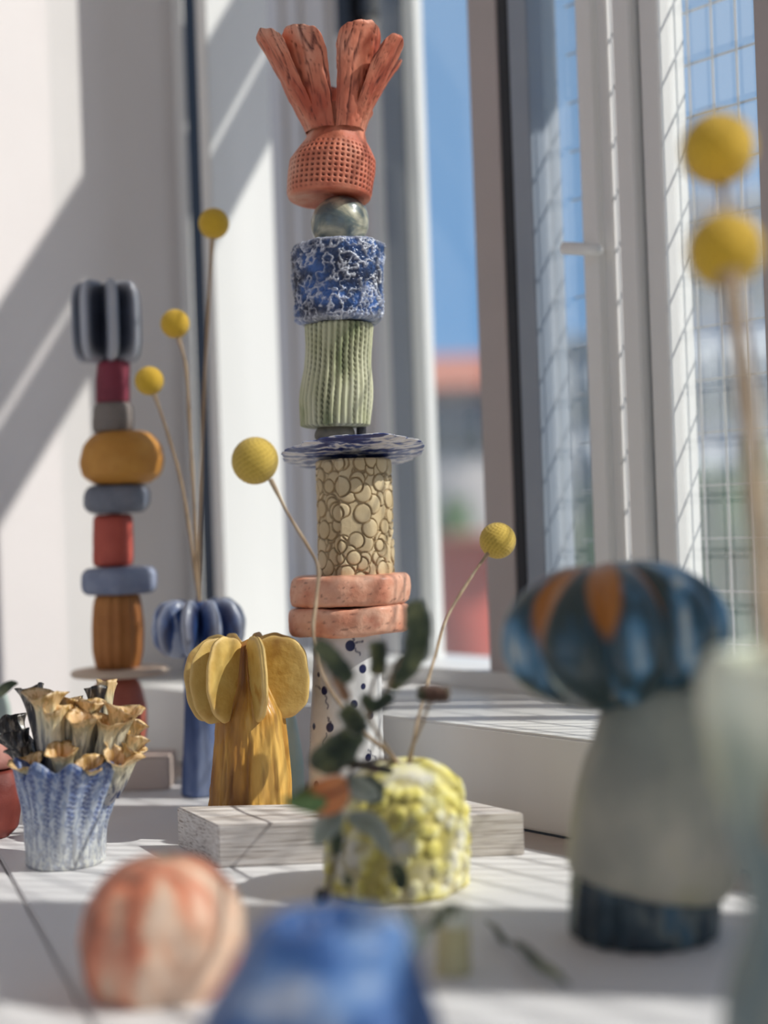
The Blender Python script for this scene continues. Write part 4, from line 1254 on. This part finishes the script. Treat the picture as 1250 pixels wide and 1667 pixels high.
# ================================================================== SMALL PALE JAR, swirl of green glass, fallen sprig
JD = 0.575
pyj = 1560
while at(738, pyj, JD).z > 0: pyj += .5
jb = at(738, pyj, JD); JO = (jb.x, JD, 0)
jr = thing('bud_jar', JO, 'small straw coloured ceramic jar half hidden behind the blue pot', 'jar')
lathe_px('body', JD, [(pyj, 0, 738), (pyj, 26, 738), (1590, 28, 738), (1540, 28, 738), (1516, 27, 738), (1502, 22, 738), (1500, 15, 738), (1530, 12, 738), (1560, 0, 738)], glaze('straw_clay', [C(196, 186, 138), C(216, 206, 160)], 60, rough=.6, bump=.2), jr, JO, 60, 50, None, 2)
lathe_px('collar', JD, [(1508, 16, 738), (1506, 25, 738), (1488, 28, 738), (1476, 24, 738), (1474, 17, 738), (1490, 14, 738), (1508, 16, 738)], glaze('ivory_glaze', [C(216, 216, 196), C(228, 228, 212)], 60, rough=.35, coat=.3), jr, JO, 60, 30, None, 1)
TO2 = at(692, 1500, .585)
tw = thing('leaf_garland', tuple(TO2), 'sage green leaf curl trailing over the rim of the straw jar', 'dried plant')
twig([(738, 1540, .575), (738, 1500, .57), (738, 1478, .568), (728, 1474, .565), (712, 1500, .56), (690, 1512, .56), (668, 1500, .562), (662, 1480, .565)], .0012, M_podd, tw, TO2)
leaf([(724, 1474, .56), (712, 1500, .556), (690, 1512, .555)], 9, M_podd, tw, TO2)
leaf([(692, 1514, .556), (672, 1506, .556), (658, 1482, .558)], 8, M_leafs, tw, TO2)
leaf([(700, 1510, .556), (682, 1530, .556), (676, 1556, .558)], 12, M_leafs, tw, TO2)
g0 = gr(800, 1520); g1 = gr(925, 1612)
FO = gr(860, 1560)
fs = thing('fallen_sprig', tuple(FO), 'dark green sprig with narrow leaves lying on the table before the teal mushroom', 'dried plant')


def gpt(px_, py_, z=.003):
    p = gr(px_, py_, z); return np.array(p)


sweep('twig', catmull([gpt(792, 1500, .004), gpt(822, 1528, .003), gpt(862, 1556, .003), (gpt(925, 1604, .002))], 24), .0006, M_podd, fs, FO, 8)
for (a, b, c_, r_) in (((800, 1504), (812, 1520), (824, 1538), 9), ((838, 1532), (866, 1558), (900, 1588), 12), ((862, 1560), (895, 1578), (924, 1600), 8)):
    Q = catmull([gpt(*a, .005), gpt(*b, .006), gpt(*c_, .004)], 30)
    e_ = np.linspace(0, 1, 30); rr = r_ * .59 / F * np.sin(PI * e_).clip(.02, 1) ** .6
    sweep('leaf', Q, rr, M_podd, fs, FO, 16, None, .45)
# pale green bowl far left
ZD = .97
zb2 = at(-18, 1200, ZD)
pyz = 1240
while at(-18, pyz, ZD).z > 0: pyz += .5
zo = thing('bottle_vase', (zb2.x, ZD, 0), 'pale mint ceramic vase with a dark green leaf at the far left edge', 'vase')
lathe_px('body', ZD, [(pyz, 0, -14), (pyz, 28, -14), (1200, 34, -14), (1150, 30, -13), (1122, 20, -12), (1112, 16, -12), (1120, 10, -12), (1150, 0, -12)], glaze('mint_glaze', [C(190, 208, 200), C(206, 220, 212)], 50, rough=.4), zo, (zb2.x, ZD, 0), 60, 50, None, 2)
leaf([(-8, 1135, .955), (4, 1124, .945), (18, 1114, .94), (30, 1112, .94)], 8, M_podd, zo, (zb2.x, ZD, 0), 'leaf')
